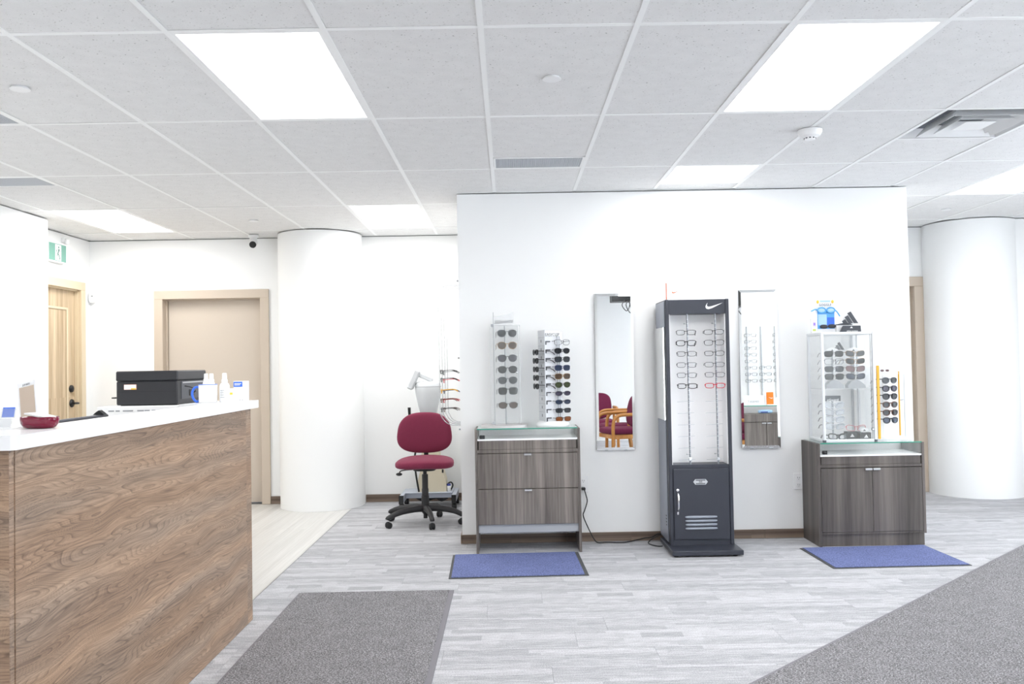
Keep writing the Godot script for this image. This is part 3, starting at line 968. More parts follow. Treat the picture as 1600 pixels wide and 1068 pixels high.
func build_tower():
	var x0 := 1.13
	var x1 := 1.585
	var zf := -6.135
	var zb := -6.53
	var o := thing("frame_tower", "tall charcoal metal locker tower with a lit white window of spectacles", "display tower")
	box("base_plate", Vector3(1.108, 0.012, -6.43), Vector3(1.600, 0.045, -5.945), M.towergrey, o, 0.004)
	var s := st()
	for p in [[1.14, -6.38], [1.55, -6.38], [1.14, -5.99], [1.55, -5.99]]:
		s = st()
		lathe(s, [Vector2(0, 0), Vector2(0.018, 0), Vector2(0.018, 0.012), Vector2(0, 0.012)], Vector3(p[0], 0, p[1]), 12)
		part("foot_pad", s, M.black, o)
	# carcass
	box("side_panel", Vector3(x0, 0.045, zb), Vector3(x0 + 0.025, 1.795, zf), M.towergrey, o, 0.003)
	box("side_panel", Vector3(x1 - 0.025, 0.045, zb), Vector3(x1, 1.795, zf), M.towergrey, o, 0.003)
	box("back_panel", Vector3(x0 + 0.025, 0.045, zb), Vector3(x1 - 0.025, 1.795, zb + 0.012), M.towergrey, o)
	var hd := box("header", Vector3(x0 + 0.025, 1.69, zb + 0.012), Vector3(x1 - 0.025, 1.793, zf - 0.004), M.towergrey, o, 0.002)
	s = st()
	swoosh(s, 0.125, 0.003)
	var sw := part("emblem", s, M.white, hd, "white curved tick emblem")
	sw.position = Vector3(1.418, 1.722, zf - 0.004)
	box("floor_shelf", Vector3(x0 + 0.025, 0.595, zb + 0.012), Vector3(x1 - 0.025, 0.615, zf - 0.004), M.towergrey, o)
	box("window_back", Vector3(x0 + 0.026, 0.615, zb + 0.0125), Vector3(x1 - 0.026, 1.69, zb + 0.25), M.towerin, o, 0.0, "white inner back")
	box("inner_cheek", Vector3(x1 - 0.032, 0.615, zb + 0.25), Vector3(x1 - 0.0255, 1.69, zf - 0.01), M.towerin, o)
	box("inner_cheek", Vector3(x0 + 0.0255, 0.615, zb + 0.25), Vector3(x0 + 0.031, 1.69, zf - 0.01), M.towerin, o)
	# left side: pale facing and mirror strip
	box("side_cap", Vector3(x0 - 0.006, 1.60, zb + 0.03), Vector3(x0 - 0.0005, 1.785, zf - 0.03), M.towerside, o, 0.001)
	box("side_mirror", Vector3(x0 - 0.016, 0.93, zb + 0.03), Vector3(x0 - 0.0005, 1.60, zf - 0.045), M.mirror, o, 0.002, "narrow side mirror")
	box("side_cap", Vector3(x0 - 0.006, 0.06, zb + 0.03), Vector3(x0 - 0.0005, 0.93, zf - 0.06), M.towerside, o, 0.001)
	for k in 4:
		box("vent_slot", Vector3(x0 - 0.0075, 0.17 + k * 0.022, zf - 0.12), Vector3(x0 - 0.006, 0.178 + k * 0.022, zf - 0.09), M.black, o)
	# locker door
	box("lower_frame", Vector3(x0 + 0.025, 0.045, zb + 0.012), Vector3(x1 - 0.025, 0.594, zf - 0.008), M.towergrey, o)
	var d := box("locker_door", Vector3(x0 + 0.03, 0.085, zf - 0.008), Vector3(x1 - 0.03, 0.585, zf + 0.003), M.towergrey, o, 0.003)
	for k in 4:
		var sl := st()
		cushion(sl, Vector3(1.352, 0.163 + k * 0.027, zf + 0.003), Vector3(0.115, 0.010, 0.012), 4.0, 2.2, 0, 0, 28, 8)
		part("louvre", sl, M.towerside, d)
	s = st()
	xf = Transform3D(Basis(Vector3.RIGHT, PI / 2), Vector3(1.187, 0.437, zf + 0.003))
	lathe(s, [Vector2(0, 0.014), Vector2(0.008, 0.014), Vector2(0.012, 0.008), Vector2(0.013, 0)], Vector3.ZERO, 16)
	xf = Transform3D.IDENTITY
	tube(s, spline([Vector3(1.187, 0.415, zf + 0.003), Vector3(1.188, 0.405, zf + 0.026), Vector3(1.188, 0.36, zf + 0.034), Vector3(1.188, 0.305, zf + 0.026), Vector3(1.187, 0.297, zf + 0.003)], 4), 0.0075, 10)
	bx(s, Vector3(1.180, 0.262, zf + 0.002), Vector3(1.194, 0.285, zf + 0.008), 0.002)
	part("handle", s, M.chrome, d, "chrome locker handle with keyhole")
	s = st()
	prism(s, [Vector2(-0.052, 0), Vector2(-0.037, 0.019), Vector2(0.037, 0.019), Vector2(0.052, 0), Vector2(0.037, -0.019), Vector2(-0.037, -0.019)], 0, 0.004)
	var pl := part("badge", s, M.silver, d, "silver hexagonal badge")
	pl.position = Vector3(1.352, 0.493, zf + 0.003)
	s = st()
	bx(s, Vector3(-0.034, 0.009, 0.004), Vector3(0.034, 0.015, 0.0045))
	bx(s, Vector3(-0.034, -0.015, 0.004), Vector3(0.034, -0.009, 0.0045))
	var pb := part("badge_bars", s, M.ink, d)
	pb.position = pl.position
	lettering("IVI", 0.013, M.ink, d, pl.position + Vector3(0, 0.0, 0.0048), Vector3.ZERO, "Droid Sans", 700)
	# rods with pegs
	for k in 2:
		var x: float = [1.289, 1.490][k]
		var zr := zf - 0.028
		tubep("rod", [Vector3(x, 1.70, zr), Vector3(x, 0.615, zr)], 0.0065, M.steel, o, 10)
		s = st()
		for n in 34: lathe(s, [Vector2(0.0068, 0), Vector2(0.0068, 0.004)], Vector3(x, 0.66 + n * 0.03, zr), 8)
		part("rod_rings", s, M.silver, o).set_meta("kind", "stuff")
		s = st()
		bx(s, Vector3(x - 0.012, 0.64, zr - 0.004), Vector3(x + 0.012, 0.664, zr + 0.016), 0.003)
		part("rod_clamp", s, M.silver, o)
		for yy in [1.617, 0.685]:
			s = st()
			tube(s, [Vector3(x, yy, zr), Vector3(x - 0.022, yy + 0.004, zr + 0.012)], 0.0018, 6)
			lathe(s, [Vector2(0, -0.005), Vector2(0.006, 0), Vector2(0, 0.005)], Vector3(x - 0.024, yy + 0.004, zr + 0.013), 10)
			part("rod_hook", s, M.steel, o)
		for n in 6:
			var yy := 1.065 - n * 0.083
			tubep("frame_bar", [Vector3(x - 0.085, yy - 0.002, zr + 0.012), Vector3(x + 0.035, yy + 0.002, zr + 0.012)], 0.0016, M.rim_clear, o, 6)
	var rows := [1.558, 1.482, 1.405, 1.325, 1.252, 1.174]
	var names := ["left", "right"]
	for k in 2:
		for r in 6:
			var x: float = [1.277, 1.477][k]
			var red: bool = k == 1 and r == 5
			var thick: bool = r == 5 or (k == 0 and r == 1)
			var rm: Material = M.red if red else (M.rim_black if (thick or r < 3) else M.rim_grey)
			var lb := "%s clear spectacles on the %s rod of the locker tower, %s row" % ["red framed" if red else ("thick black framed" if thick else ("thin black framed" if r < 3 else "thin grey framed")), ["handle side", "emblem side"][k], ORD[r]]
			spectacles("spectacles", lb, "glasses", "spectacles in the locker tower", Vector3(x, rows[r], zf - 0.016), -0.20 + 0.05 * sin(r * 2.3 + k), "rect", rm, M.lens_clear, 0.136, 0.034 if r != 1 else 0.038, 0.0027 if thick else 0.0018)
	# clear sign on top with glowing orange edge
	var g := thing("acrylic_sign", "clear acrylic sign with a small orange tick on top of the locker tower", "sign", Vector3(x0 + 0.005, 1.795, zf - 0.02))
	box("sheet", Vector3(0.012, 0, -0.003), Vector3(0.30, 0.12, 0.0), M.glass, g)
	box("sheet_edge", Vector3(0.005, 0, -0.003), Vector3(0.0119, 0.12, 0.0), mat(c8(196, 96, 52), 0.4), g, 0.0, "orange edge of the acrylic sheet")
	s = st()
	swoosh(s, 0.055, 0.001)
	var os := part("emblem", s, mat(c8(212, 104, 36), 0.4), g, "orange tick emblem")
	os.position = Vector3(0.048, 0.045, 0.0005)

func wall_mirror(label: String, cx: float, cy: float, w: float, h: float, tilt: float, roll: float):
	var o := thing("wall_mirror", label, "mirror", Vector3(cx, cy, -6.540), 0.0, "tall frameless mirrors on the partition wall")
	o.rotation = Vector3(tilt, 0, roll)
	var b := 0.019
	var s := st()
	s.set_smooth_group(-1)
	var z1 := 0.0135
	var z0 := 0.011
	var i := [Vector3(-w / 2 + b, -h / 2 + b, z1), Vector3(w / 2 - b, -h / 2 + b, z1), Vector3(w / 2 - b, h / 2 - b, z1), Vector3(-w / 2 + b, h / 2 - b, z1)]
	var e := [Vector3(-w / 2, -h / 2, z0), Vector3(w / 2, -h / 2, z0), Vector3(w / 2, h / 2, z0), Vector3(-w / 2, h / 2, z0)]
	poly(s, i, Vector3.BACK)
	part("glass", s, M.mirror, o)
	s = st()
	s.set_smooth_group(-1)
	for k in 4:
		var k2 := (k + 1) % 4
		poly(s, [e[k], e[k2], i[k2], i[k]], Vector3.BACK)
	part("bevel", s, M.mirror, o)
	box("backing", Vector3(-w / 2, -h / 2, 0.0), Vector3(w / 2, h / 2, z0 - 0.0002), M.rim_clear, o)
	for k in [-1, 1]:
		box("clip", Vector3(k * w * 0.25 - 0.012, -h / 2 - 0.004, 0.0), Vector3(k * w * 0.25 + 0.012, -h / 2 + 0.004, 0.0155), M.rim_clear, o, 0.001)

func build_mirrors():
	wall_mirror("tall narrow frameless mirror between the drawer cabinet and the locker tower", 0.808, 1.283, 0.293, 1.186, -0.0022, -0.004)
	wall_mirror("tall narrow frameless mirror between the locker tower and the two-door cabinet", 1.908, 1.285, 0.292, 1.202, -0.0110, 0.0)

func build_chair():
	var c := Vector3(-0.735, 0, -7.42)
	var o := thing("office_chair", "burgundy fabric swivel chair on a black five-star base", "chair", c)
	# back
	var s := st()
	xf = Transform3D(Basis(Vector3.RIGHT, -0.10), Vector3(-0.012, 0.765, -0.17))
	cushion(s, Vector3.ZERO, Vector3(0.238, 0.178, 0.042), 2.7, 3.0, 0.035, 0.09, 56, 20)
	part("backrest", s, M.burgundy, o)
	s = st()
	xf = Transform3D(Basis(Vector3.RIGHT, -0.10), Vector3(-0.012, 0.765, -0.205))
	cushion(s, Vector3.ZERO, Vector3(0.215, 0.158, 0.028), 2.6, 3.0, 0.035, 0.04, 40, 10)
	part("back_shell", s, M.chairblack, o)
	# seat
	s = st()
	xf = Transform3D(Basis(Vector3.RIGHT, -PI / 2 + 0.03), Vector3(0.005, 0.528, 0.02))
	cushion(s, Vector3.ZERO, Vector3(0.248, 0.225, 0.045), 2.9, 3.2, -0.012, 0.05, 56, 16)
	part("seat", s, M.burgundy, o)
	s = st()
	cushion(s, Vector3(0, 0.472, -0.01), Vector3(0.10, 0.022, 0.10), 4, 4, 0, 0, 24, 8)
	part("seat_plate", s, M.black, o)
	s = st()
	tube(s, spline([Vector3(-0.012, 0.475, -0.08), Vector3(-0.012, 0.478, -0.2), Vector3(-0.012, 0.53, -0.255), Vector3(-0.012, 0.72, -0.245)], 5), 0.02, 10, 0.5)
	part("back_bar", s, M.chairblack, o)
	# lever with paddle
	s = st()
	tube(s, spline([Vector3(-0.05, 0.468, 0.03), Vector3(-0.15, 0.466, 0.05), Vector3(-0.20, 0.458, 0.055), Vector3(-0.212, 0.44, 0.055)], 4), 0.005, 8)
	cushion(s, Vector3(-0.215, 0.43, 0.055), Vector3(0.027, 0.014, 0.018), 2, 2, 0, 0, 20, 8)
	part("tilt_lever", s, M.chairblack, o)
	s = st()
	lathe(s, [Vector2(0, 0.455), Vector2(0.016, 0.455), Vector2(0.016, 0.42), Vector2(0.026, 0.42), Vector2(0.026, 0.30), Vector2(0.029, 0.295), Vector2(0.029, 0.24), Vector2(0.033, 0.235), Vector2(0.033, 0.10), Vector2(0.018, 0.08), Vector2(0.018, 0.045), Vector2(0, 0.045)], Vector3.ZERO, 24, false)
	part("gas_column", s, M.chairblack, o)
	# five-star base
	var wheels := [Vector2(-0.300, 0.215), Vector2(0.085, 0.305), Vector2(0.325, 0.075), Vector2(0.10, -0.31), Vector2(-0.325, -0.135)]
	for w in wheels:
		var p := Vector3(w.x, 0, w.y)
		s = st()
		tube(s, spline([Vector3(0, 0.130, 0) + p * 0.06, Vector3(0, 0.132, 0) + p * 0.3, Vector3(0, 0.118, 0) + p * 0.7, Vector3(0, 0.088, 0) + p * 0.95, Vector3(0, 0.072, 0) + p * 0.995], 4), [0.030, 0.030, 0.029, 0.028, 0.027, 0.026, 0.025, 0.024, 0.024, 0.023, 0.022, 0.021, 0.021, 0.021, 0.02, 0.019, 0.018], 10)
		part("base_arm", s, M.chairblack, o)
		s = st()
		var dir := p.normalized()
		var sd := dir.cross(Vector3.UP)
		for sg in [-1.0, 1.0]:
			var cc: Vector3 = p * 0.96 + sd * sg * 0.012 + Vector3(0, 0.026, 0)
			xf = Transform3D(Basis(sd, Vector3.UP, sd.cross(Vector3.UP)), cc) * Transform3D(Basis(Vector3.BACK, PI / 2), Vector3.ZERO)
			lathe(s, [Vector2(0, -0.011), Vector2(0.02, -0.011), Vector2(0.026, -0.005), Vector2(0.026, 0.005), Vector2(0.02, 0.011), Vector2(0, 0.011)], Vector3.ZERO, 18)
		xf = Transform3D.IDENTITY
		cushion(s, p * 0.98 + Vector3(0, 0.036, 0), Vector3(0.024, 0.022, 0.024), 2, 2, 0, 0, 16, 8)
		part("caster", s, M.black_soft, o)

func floor_mat(label: String, at: Vector3, turn: float, w: float, d: float, border: Array, pile: Material, edge: Material):
	# border: left, right, far, near widths of the rubber edge
	var o := thing("floor_mat", label, "mat", at, turn)
	box("backing", Vector3(-w / 2, 0.0005, -d / 2), Vector3(w / 2, 0.0045, d / 2), edge, o, 0.0015)
	box("pile", Vector3(-w / 2 + border[0], 0.0045, -d / 2 + border[2]), Vector3(w / 2 - border[1], 0.009, d / 2 - border[3]), pile, o, 0.002)

func build_mats():
	floor_mat("grey entrance mat lying in front of the reception desk", Vector3(-0.817, 0, -4.29), 0.0, 0.932, 1.83, [0.012, 0.028, 0.012, 0.012], M.matgrey, M.rubber_grey)
	floor_mat("blue floor mat with dark edge before the drawer cabinet", Vector3(0.036, 0, -5.828), 0.022, 0.894, 0.675, [0.016, 0.026, 0.006, 0.014], M.matblue, M.rubber)
	floor_mat("blue floor mat with dark edge before the two-door cabinet", Vector3(2.515, 0, -5.868), 0.02, 0.905, 0.612, [0.018, 0.010, 0.006, 0.012], M.matblue, M.rubber)
	var a := Vector3(0.46, 0, -3.13)
	var b := Vector3(3.93, 0, -6.41)
	var dir := (b - a).normalized()
	var turn := atan2(-dir.z, dir.x)
	var perp := Vector3(-dir.z, 0, dir.x)
	floor_mat("large grey entrance mat laid diagonally across the carpet", (a + b) * 0.5 + perp * 0.61, turn, (b - a).length(), 1.22, [0.02, 0.02, 0.018, 0.02], M.matgrey, M.rubber_grey)

func build_cart():
	var o := thing("instrument_cart", "white and beige eye test instrument on a grey wheeled cart behind the swivel chair", "instrument cart")
	for x in [-1.02, -0.53]:
		box("side_beam", Vector3(x - 0.02, 0.075, -8.50), Vector3(x + 0.02, 0.145, -8.03), M.cartgrey, o, 0.004)
		for z in [-8.07, -8.46]:
			var s := st()
			xf = Transform3D(Basis(Vector3.BACK, PI / 2), Vector3(x, 0.034, z))
			lathe(s, [Vector2(0, -0.022), Vector2(0.03, -0.022), Vector2(0.034, -0.014), Vector2(0.034, 0.014), Vector2(0.03, 0.022), Vector2(0, 0.022)], Vector3.ZERO, 18)
			xf = Transform3D.IDENTITY
			bx(s, Vector3(x - 0.012, 0.05, z - 0.012), Vector3(x + 0.012, 0.076, z + 0.012))
			part("caster", s, M.black, o)
	box("beam_cap", Vector3(-1.042, 0.07, -8.031), Vector3(-0.998, 0.148, -8.02), M.black, o, 0.002)
	box("beam_cap", Vector3(-0.552, 0.07, -8.031), Vector3(-0.508, 0.148, -8.02), M.black, o, 0.002)
	box("cross_beam", Vector3(-1.0, 0.095, -8.27), Vector3(-0.55, 0.142, -8.20), M.cartgrey, o, 0.003)
	box("platform", Vector3(-1.0, 0.142, -8.48), Vector3(-0.55, 0.15, -8.18), M.cartgrey, o, 0.002)
	# beige power housing
	var s := st()
	prism(s, [Vector2(-0.885, 0.15), Vector2(-0.612, 0.15), Vector2(-0.616, 0.25), Vector2(-0.650, 0.37), Vector2(-0.675, 0.47), Vector2(-0.68, 0.55), Vector2(-0.84, 0.55), Vector2(-0.855, 0.37), Vector2(-0.885, 0.25)], -8.42, -8.22)
	part("housing", s, M.beige, o, "beige power housing")
	box("switch", Vector3(-0.652, 0.33, -8.22), Vector3(-0.636, 0.362, -8.214), M.black, o)
	tubep("post", [Vector3(-0.765, 0.55, -8.32), Vector3(-0.765, 0.92, -8.32)], 0.035, M.white, o, 14)
	s = st()
	lathe(s, [Vector2(0, 0.84), Vector2(0.07, 0.85), Vector2(0.10, 0.97), Vector2(0.122, 1.08), Vector2(0.128, 1.14), Vector2(0.12, 1.185), Vector2(0.085, 1.20), Vector2(0, 1.20)], Vector3(-0.78, 0, -8.32), 32)
	part("instrument_body", s, M.machine, o, "rounded white instrument body")
	for k in 3:
		s = st()
		lathe(s, [Vector2(0.1265 - 0.004 * k, 0), Vector2(0.1275 - 0.004 * k, 0.003), Vector2(0.1265 - 0.004 * k, 0.006)], Vector3(-0.78, 1.146 + 0.014 * k, -8.32), 32)
		part("body_ring", s, M.inklight, o)
	s = st()
	xf = Transform3D(Basis(Vector3.BACK, -0.42), Vector3(-0.815, 1.245, -8.31))
	bx(s, Vector3(-0.09, -0.022, -0.03), Vector3(0.09, 0.022, 0.03), 0.008)
	part("head_arm", s, M.machine, o)
	s = st()
	xf = Transform3D(Basis(Vector3.BACK, -0.42), Vector3(-0.915, 1.22, -8.29))
	bx(s, Vector3(-0.03, -0.10, -0.045), Vector3(0.03, 0.10, 0.045), 0.012)
	part("viewing_head", s, M.machine, o, "slanted white viewing head")
	tubep("cable", spline([Vector3(-0.875, 0.62, -8.20), Vector3(-0.905, 0.48, -8.17), Vector3(-0.895, 0.33, -8.17), Vector3(-0.868, 0.16, -8.17)], 6), 0.009, M.black, o)
	tubep("cable", spline([Vector3(-0.62, 0.2, -8.30), Vector3(-0.575, 0.23, -8.29), Vector3(-0.555, 0.2, -8.29), Vector3(-0.575, 0.155, -8.29)], 6), 0.007, M.black, o)
	for k in 3:
		tubep("cable", spline([Vector3(-0.9 + 0.02 * k, 0.09, -8.24), Vector3(-0.82, 0.062 + 0.01 * k, -8.22 - 0.02 * k), Vector3(-0.72 + 0.03 * k, 0.085, -8.25), Vector3(-0.66, 0.06 + 0.008 * k, -8.24), Vector3(-0.60, 0.088, -8.22)], 5), 0.006, M.black, o, 6)
	# bottle with a blue cap standing on the platform
	var b := thing("small_bottle", "small white bottle with a blue cap on the instrument cart", "bottle", Vector3(-0.59, 0.15, -8.25))
	s = st()
	lathe(s, [Vector2(0, 0), Vector2(0.017, 0), Vector2(0.019, 0.004), Vector2(0.019, 0.05), Vector2(0.012, 0.055), Vector2(0, 0.055)], Vector3.ZERO, 18)
	part("body", s, M.white, b)
	s = st()
	lathe(s, [Vector2(0.017, 0.052), Vector2(0.017, 0.07), Vector2(0, 0.07)], Vector3.ZERO, 18)
	part("cap", s, M.navy, b)
	tubep("joystick", [Vector3(-0.87, 0.86, -8.26), Vector3(-0.94, 0.875, -8.24), Vector3(-0.955, 0.89, -8.24), Vector3(-0.957, 0.955, -8.24)], [0.008, 0.008, 0.014, 0.015], M.black, o, 10, "short black control grip")

func build_wall_rack():
	var o := thing("acrylic_wall_rack", "clear acrylic spectacle rack curving off the partition end beside the swivel chair", "display rack")
	for k in 4:
		var z := -6.86 - 0.13 * k
		var d := 0.175 - 0.012 * k
		var s := st()
		tube(s, spline([Vector3(-0.385, 1.99, z), Vector3(-0.375 - d * 0.7, 1.985, z), Vector3(-0.375 - d, 1.93, z), Vector3(-0.375 - d, 1.4, z), Vector3(-0.375 - d, 1.02, z), Vector3(-0.375 - d * 0.92, 0.94, z), Vector3(-0.375 - d * 0.6, 0.885, z), Vector3(-0.385, 0.872, z)], 7), 0.0045, 8)
		part("channel", s, pane(Color(0.80, 0.82, 0.84), 0.35), o)
	for y in [2.03, 1.41, 0.84]:
		for z in [-6.9, -7.2]:
			var s := st()
			tube(s, [Vector3(-0.3725, y, z), Vector3(-0.405, y, z)], 0.007, 10)
			part("standoff", s, M.steel, o)
	box("back_sheet", Vector3(-0.384, 0.82, -7.32), Vector3(-0.380, 2.06, -6.80), M.glass, o)
	var rows := [1.30, 1.235, 1.145, 1.07, 0.995]
	var rm := [[M.rim_black, M.rim_grey], [M.rim_black, M.red], [M.amber, M.rim_navy], [M.rim_brown, M.red], [M.rim_black, M.rim_brown]]
	var rn := [["black", "grey"], ["black", "red"], ["orange", "navy"], ["brown", "red"], ["black", "brown"]]
	for r in 5:
		for k in 2:
			spectacles("spectacles", "%s spectacles seen edge-on in the clear wall rack, %s row" % [rn[r][k], ORD[r]], "glasses", "spectacles in the clear wall rack", Vector3(-0.545, rows[r] - 0.012 * k, -6.925 - 0.26 * k), -PI / 2 + 0.05 * (r % 3 - 1), "rect", rm[r][k], M.lens_clear, 0.128, 0.034, 0.0022, 0.10)

func build_stands():
	# glass pillar stand with sunglasses
	var o := thing("sunglass_stand", "clear glass pillar stand with seven sunglasses and a script sign", "display stand", Vector3(-0.036, 0.8935, -6.355))
	var s := st()
	var pr := []
	for k in 25: pr.append(Vector2(0.172 * cos(PI * k / 24.0), 0.155 * sin(PI * k / 24.0)))
	pr.append(Vector2(-0.172, -0.12)); pr.append(Vector2(0.172, -0.12))
	xf = Transform3D(Basis(Vector3.RIGHT, PI / 2), Vector3(0, 0.016, 0))
	prism(s, pr, 0.0, 0.016)
	part("base", s, mat(c8(206, 203, 203), 0.4), o)
	box("back_sheet", Vector3(-0.075, 0.016, -0.085), Vector3(0.115, 0.745, -0.079), M.frost, o)
	box("side_sheet", Vector3(-0.100, 0.016, -0.075), Vector3(-0.070, 0.742, -0.069), M.frost, o)
	box("side_sheet", Vector3(0.119, 0.016, -0.075), Vector3(0.125, 0.742, 0.03), M.acrylic, o)
	box("door_sheet", Vector3(-0.068, 0.018, 0.055), Vector3(0.105, 0.742, 0.060), M.glass, o)
	box("door_edge", Vector3(-0.0715, 0.018, 0.055), Vector3(-0.0685, 0.842, 0.060), M.inklight, o)
	s = st()
	prism(s, [Vector2(-0.068, 0.745), Vector2(0.075, 0.745), Vector2(0.080, 0.845), Vector2(0.03, 0.825), Vector2(-0.068, 0.81)], 0.054, 0.058)
	part("sign_sheet", s, M.frost, o)
	var sc := lettering("Silhouette", 0.024, M.ink, o, Vector3(0.008, 0.772, 0.0612), Vector3.ZERO, "Droid Serif", 400)
	sc.basis = Basis(Vector3(0.86, 0.04, 0), Vector3(0.3, 1, 0), Vector3(0, 0, 1))
	box("top_sheet", Vector3(-0.085, 0.742, -0.08), Vector3(0.125, 0.747, 0.06), M.frost, o)
	tubep("rod", [Vector3(0.012, 0.016, -0.02), Vector3(0.012, 0.742, -0.02)], 0.004, M.steel, o)
	for y in [0.742, 0.03]: box("hinge", Vector3(-0.088, y - 0.008, 0.045), Vector3(-0.066, y + 0.014, 0.067), M.casegrey, o, 0.002)
	s = st()
	cushion(s, Vector3(0.098, 0.40, 0.07), Vector3(0.010, 0.010, 0.012), 2, 2, 0, 0, 16, 8)
	part("knob", s, M.chrome, o)
	var ys := [0.682, 0.592, 0.498, 0.414, 0.335, 0.257, 0.152]
	var lm := [M.lens_smoke, M.lens_brown, M.lens_violet, M.lens_grey, M.lens_smoke, M.lens_grey, M.lens_brown]
	var rn := ["blue grey rimless", "bronze", "violet grey", "dark grey", "smoke grey", "black", "brown and black"]
	var rm := [M.rim_grey, M.rim_gold, M.rim_black, M.rim_black, M.rim_grey, M.rim_black, M.rim_black]
	for r in 7:
		s = st()
		tube(s, [Vector3(0.012, ys[r] + 0.008, -0.02), Vector3(0.024, ys[r] + 0.008, 0.018)], 0.003, 6)
		part("peg", s, M.acrylic_line, o)
		spectacles("sunglasses", "%s sunglasses in the glass pillar stand, %s from the top" % [rn[r], ["first"][0] if r == 0 else ORD[r]], "sunglasses", "sunglasses in the glass pillar stand", o.position + Vector3(0.030, ys[r] + 0.006, 0.022), 0.14, "round" if r != 5 else "rect", rm[r], lm[r], 0.140, 0.052 if r != 6 else 0.046, 0.0021)

	# square rotating tower with clip-on sunglasses
	var c := Vector3(0.318, 0.8935, -6.345)
	o = thing("rotating_stand", "white square rotating stand with small sunglasses and black block lettering", "display stand", c)
	s = st()
	lathe(s, [Vector2(0, 0), Vector2(0.118, 0), Vector2(0.122, 0.008), Vector2(0.12, 0.02), Vector2(0.105, 0.034), Vector2(0.08, 0.04), Vector2(0, 0.04)], Vector3.ZERO, 48)
	part("base", s, M.white, o)
	var turn := Transform3D(Basis(Vector3.UP, 0.30), Vector3.ZERO)
	s = st()
	xf = turn
	bx(s, Vector3(-0.072, 0.04, -0.072), Vector3(0.072, 0.69, 0.035), 0.002)
	part("column", s, mat(c8(232, 234, 238), 0.4), o)
	# pale edge panel with slots
	s = st()
	xf = turn
	bx(s, Vector3(-0.078, 0.04, -0.072), Vector3(-0.0725, 0.705, 0.075), 0.001)
	part("edge_panel", s, mat(c8(214, 217, 222), 0.35), o)
	for k in 10:
		s = st()
		xf = turn
		bx(s, Vector3(-0.0795, 0.615 - k * 0.0605, -0.004), Vector3(-0.0781, 0.635 - k * 0.0605, 0.004))
		part("slot", s, M.ink, o)
		s = st()
		xf = turn
		bx(s, Vector3(-0.0785, 0.650 - k * 0.0605, -0.07), Vector3(-0.0780, 0.6515 - k * 0.0605, 0.074))
		part("seam", s, M.inklight, o)
	s = st()
	xf = turn
	bx(s, Vector3(-0.068, 0.66, 0.036), Vector3(0.055, 0.70, 0.040), 0.001)
	part("sign", s, M.white, o)
	var t := lettering("EASYCLIP", 0.021, M.ink, o, turn * Vector3(-0.006, 0.672, 0.0415), Vector3(0, 0.30, 0), "Droid Sans", 400)
	t.scale.x = 0.92
	# two clear posts and the shelves
	for x in [0.030, 0.045]:
		s = st()
		xf = turn
		bx(s, Vector3(x - 0.003, 0.04, 0.046), Vector3(x + 0.003, 0.66, 0.052))
		part("post", s, M.acrylic_line, o)
	var lens := [M.lens_clear, M.lens_grey, M.lens_smoke, M.lens_blue, M.lens_brown, M.lens_green, M.lens_violet, M.lens_blue, M.lens_smoke, M.lens_orange]
	var rim := [M.rim_grey, M.rim_black, M.rim_black, M.rim_navy, M.rim_gold, M.rim_black, M.rim_grey, M.rim_grey, M.rim_black, M.rim_black]
	var nm := ["clear", "black", "dark grey", "dark blue", "brown", "green", "violet", "slim blue", "small smoke", "orange"]
	for k in 10:
		var y := 0.613 - k * 0.0622
		s = st()
		xf = turn
		bx(s, Vector3(-0.07, y - 0.016, 0.036), Vector3(-0.058, y + 0.010, 0.062), 0.001)
		bx(s, Vector3(-0.058, y + 0.004, 0.036), Vector3(-0.02, y + 0.012, 0.040), 0.001)
		part("holder", s, M.ink if k % 2 else M.charcoal, o)
		spectacles("sunglasses", "%s lensed sunglasses on the white rotating stand, %s row" % [nm[k], ORD[k]], "sunglasses", "sunglasses on the white rotating stand", c + turn * Vector3(0.060, y, 0.075), 0.42, "round" if k in [1, 5, 6, 7] else "rect", rim[k], lens[k], 0.122, 0.040 if k < 6 else 0.033, 0.0018)
	for k in 5:
		var y := 0.543 - k * 0.0622
		spectacles("sunglasses", "dark sunglasses seen from the side on the slotted edge of the rotating stand, %s one" % ORD[k], "sunglasses", "side-on sunglasses on the rotating stand", c + turn * Vector3(-0.128, y, 0.0), 0.30 - PI / 2, "rect", M.rim_black, M.lens_grey, 0.118, 0.038, 0.0024, 0.0)

func three_bars(s: SurfaceTool, w: float, d: float):
	# three slanted bars rising to the right
	for k in 3:
		var x := k * w * 0.30
		var h: float = [0.24, 0.46, 0.68][k] * w
		var bw := 0.23 * w
		var sl: float = h * 0.62
		prism(s, [Vector2(x + w * 0.12, 0), Vector2(x + w * 0.12 + bw, 0), Vector2(x + w * 0.12 + bw - sl, h), Vector2(x + w * 0.12 + bw - sl - bw * 0.86, h - bw * 0.5), Vector2(x + w * 0.12 - bw * 0.1, 0.0)] if k == 0 else [Vector2(x + w * 0.12, 0), Vector2(x + w * 0.12 + bw, 0), Vector2(x + w * 0.12 + bw - sl, h), Vector2(x + w * 0.12 - sl + bw * 0.15, h - bw * 0.45), Vector2(x + w * 0.12 - 0.02 * w, 0.0)], 0, d)

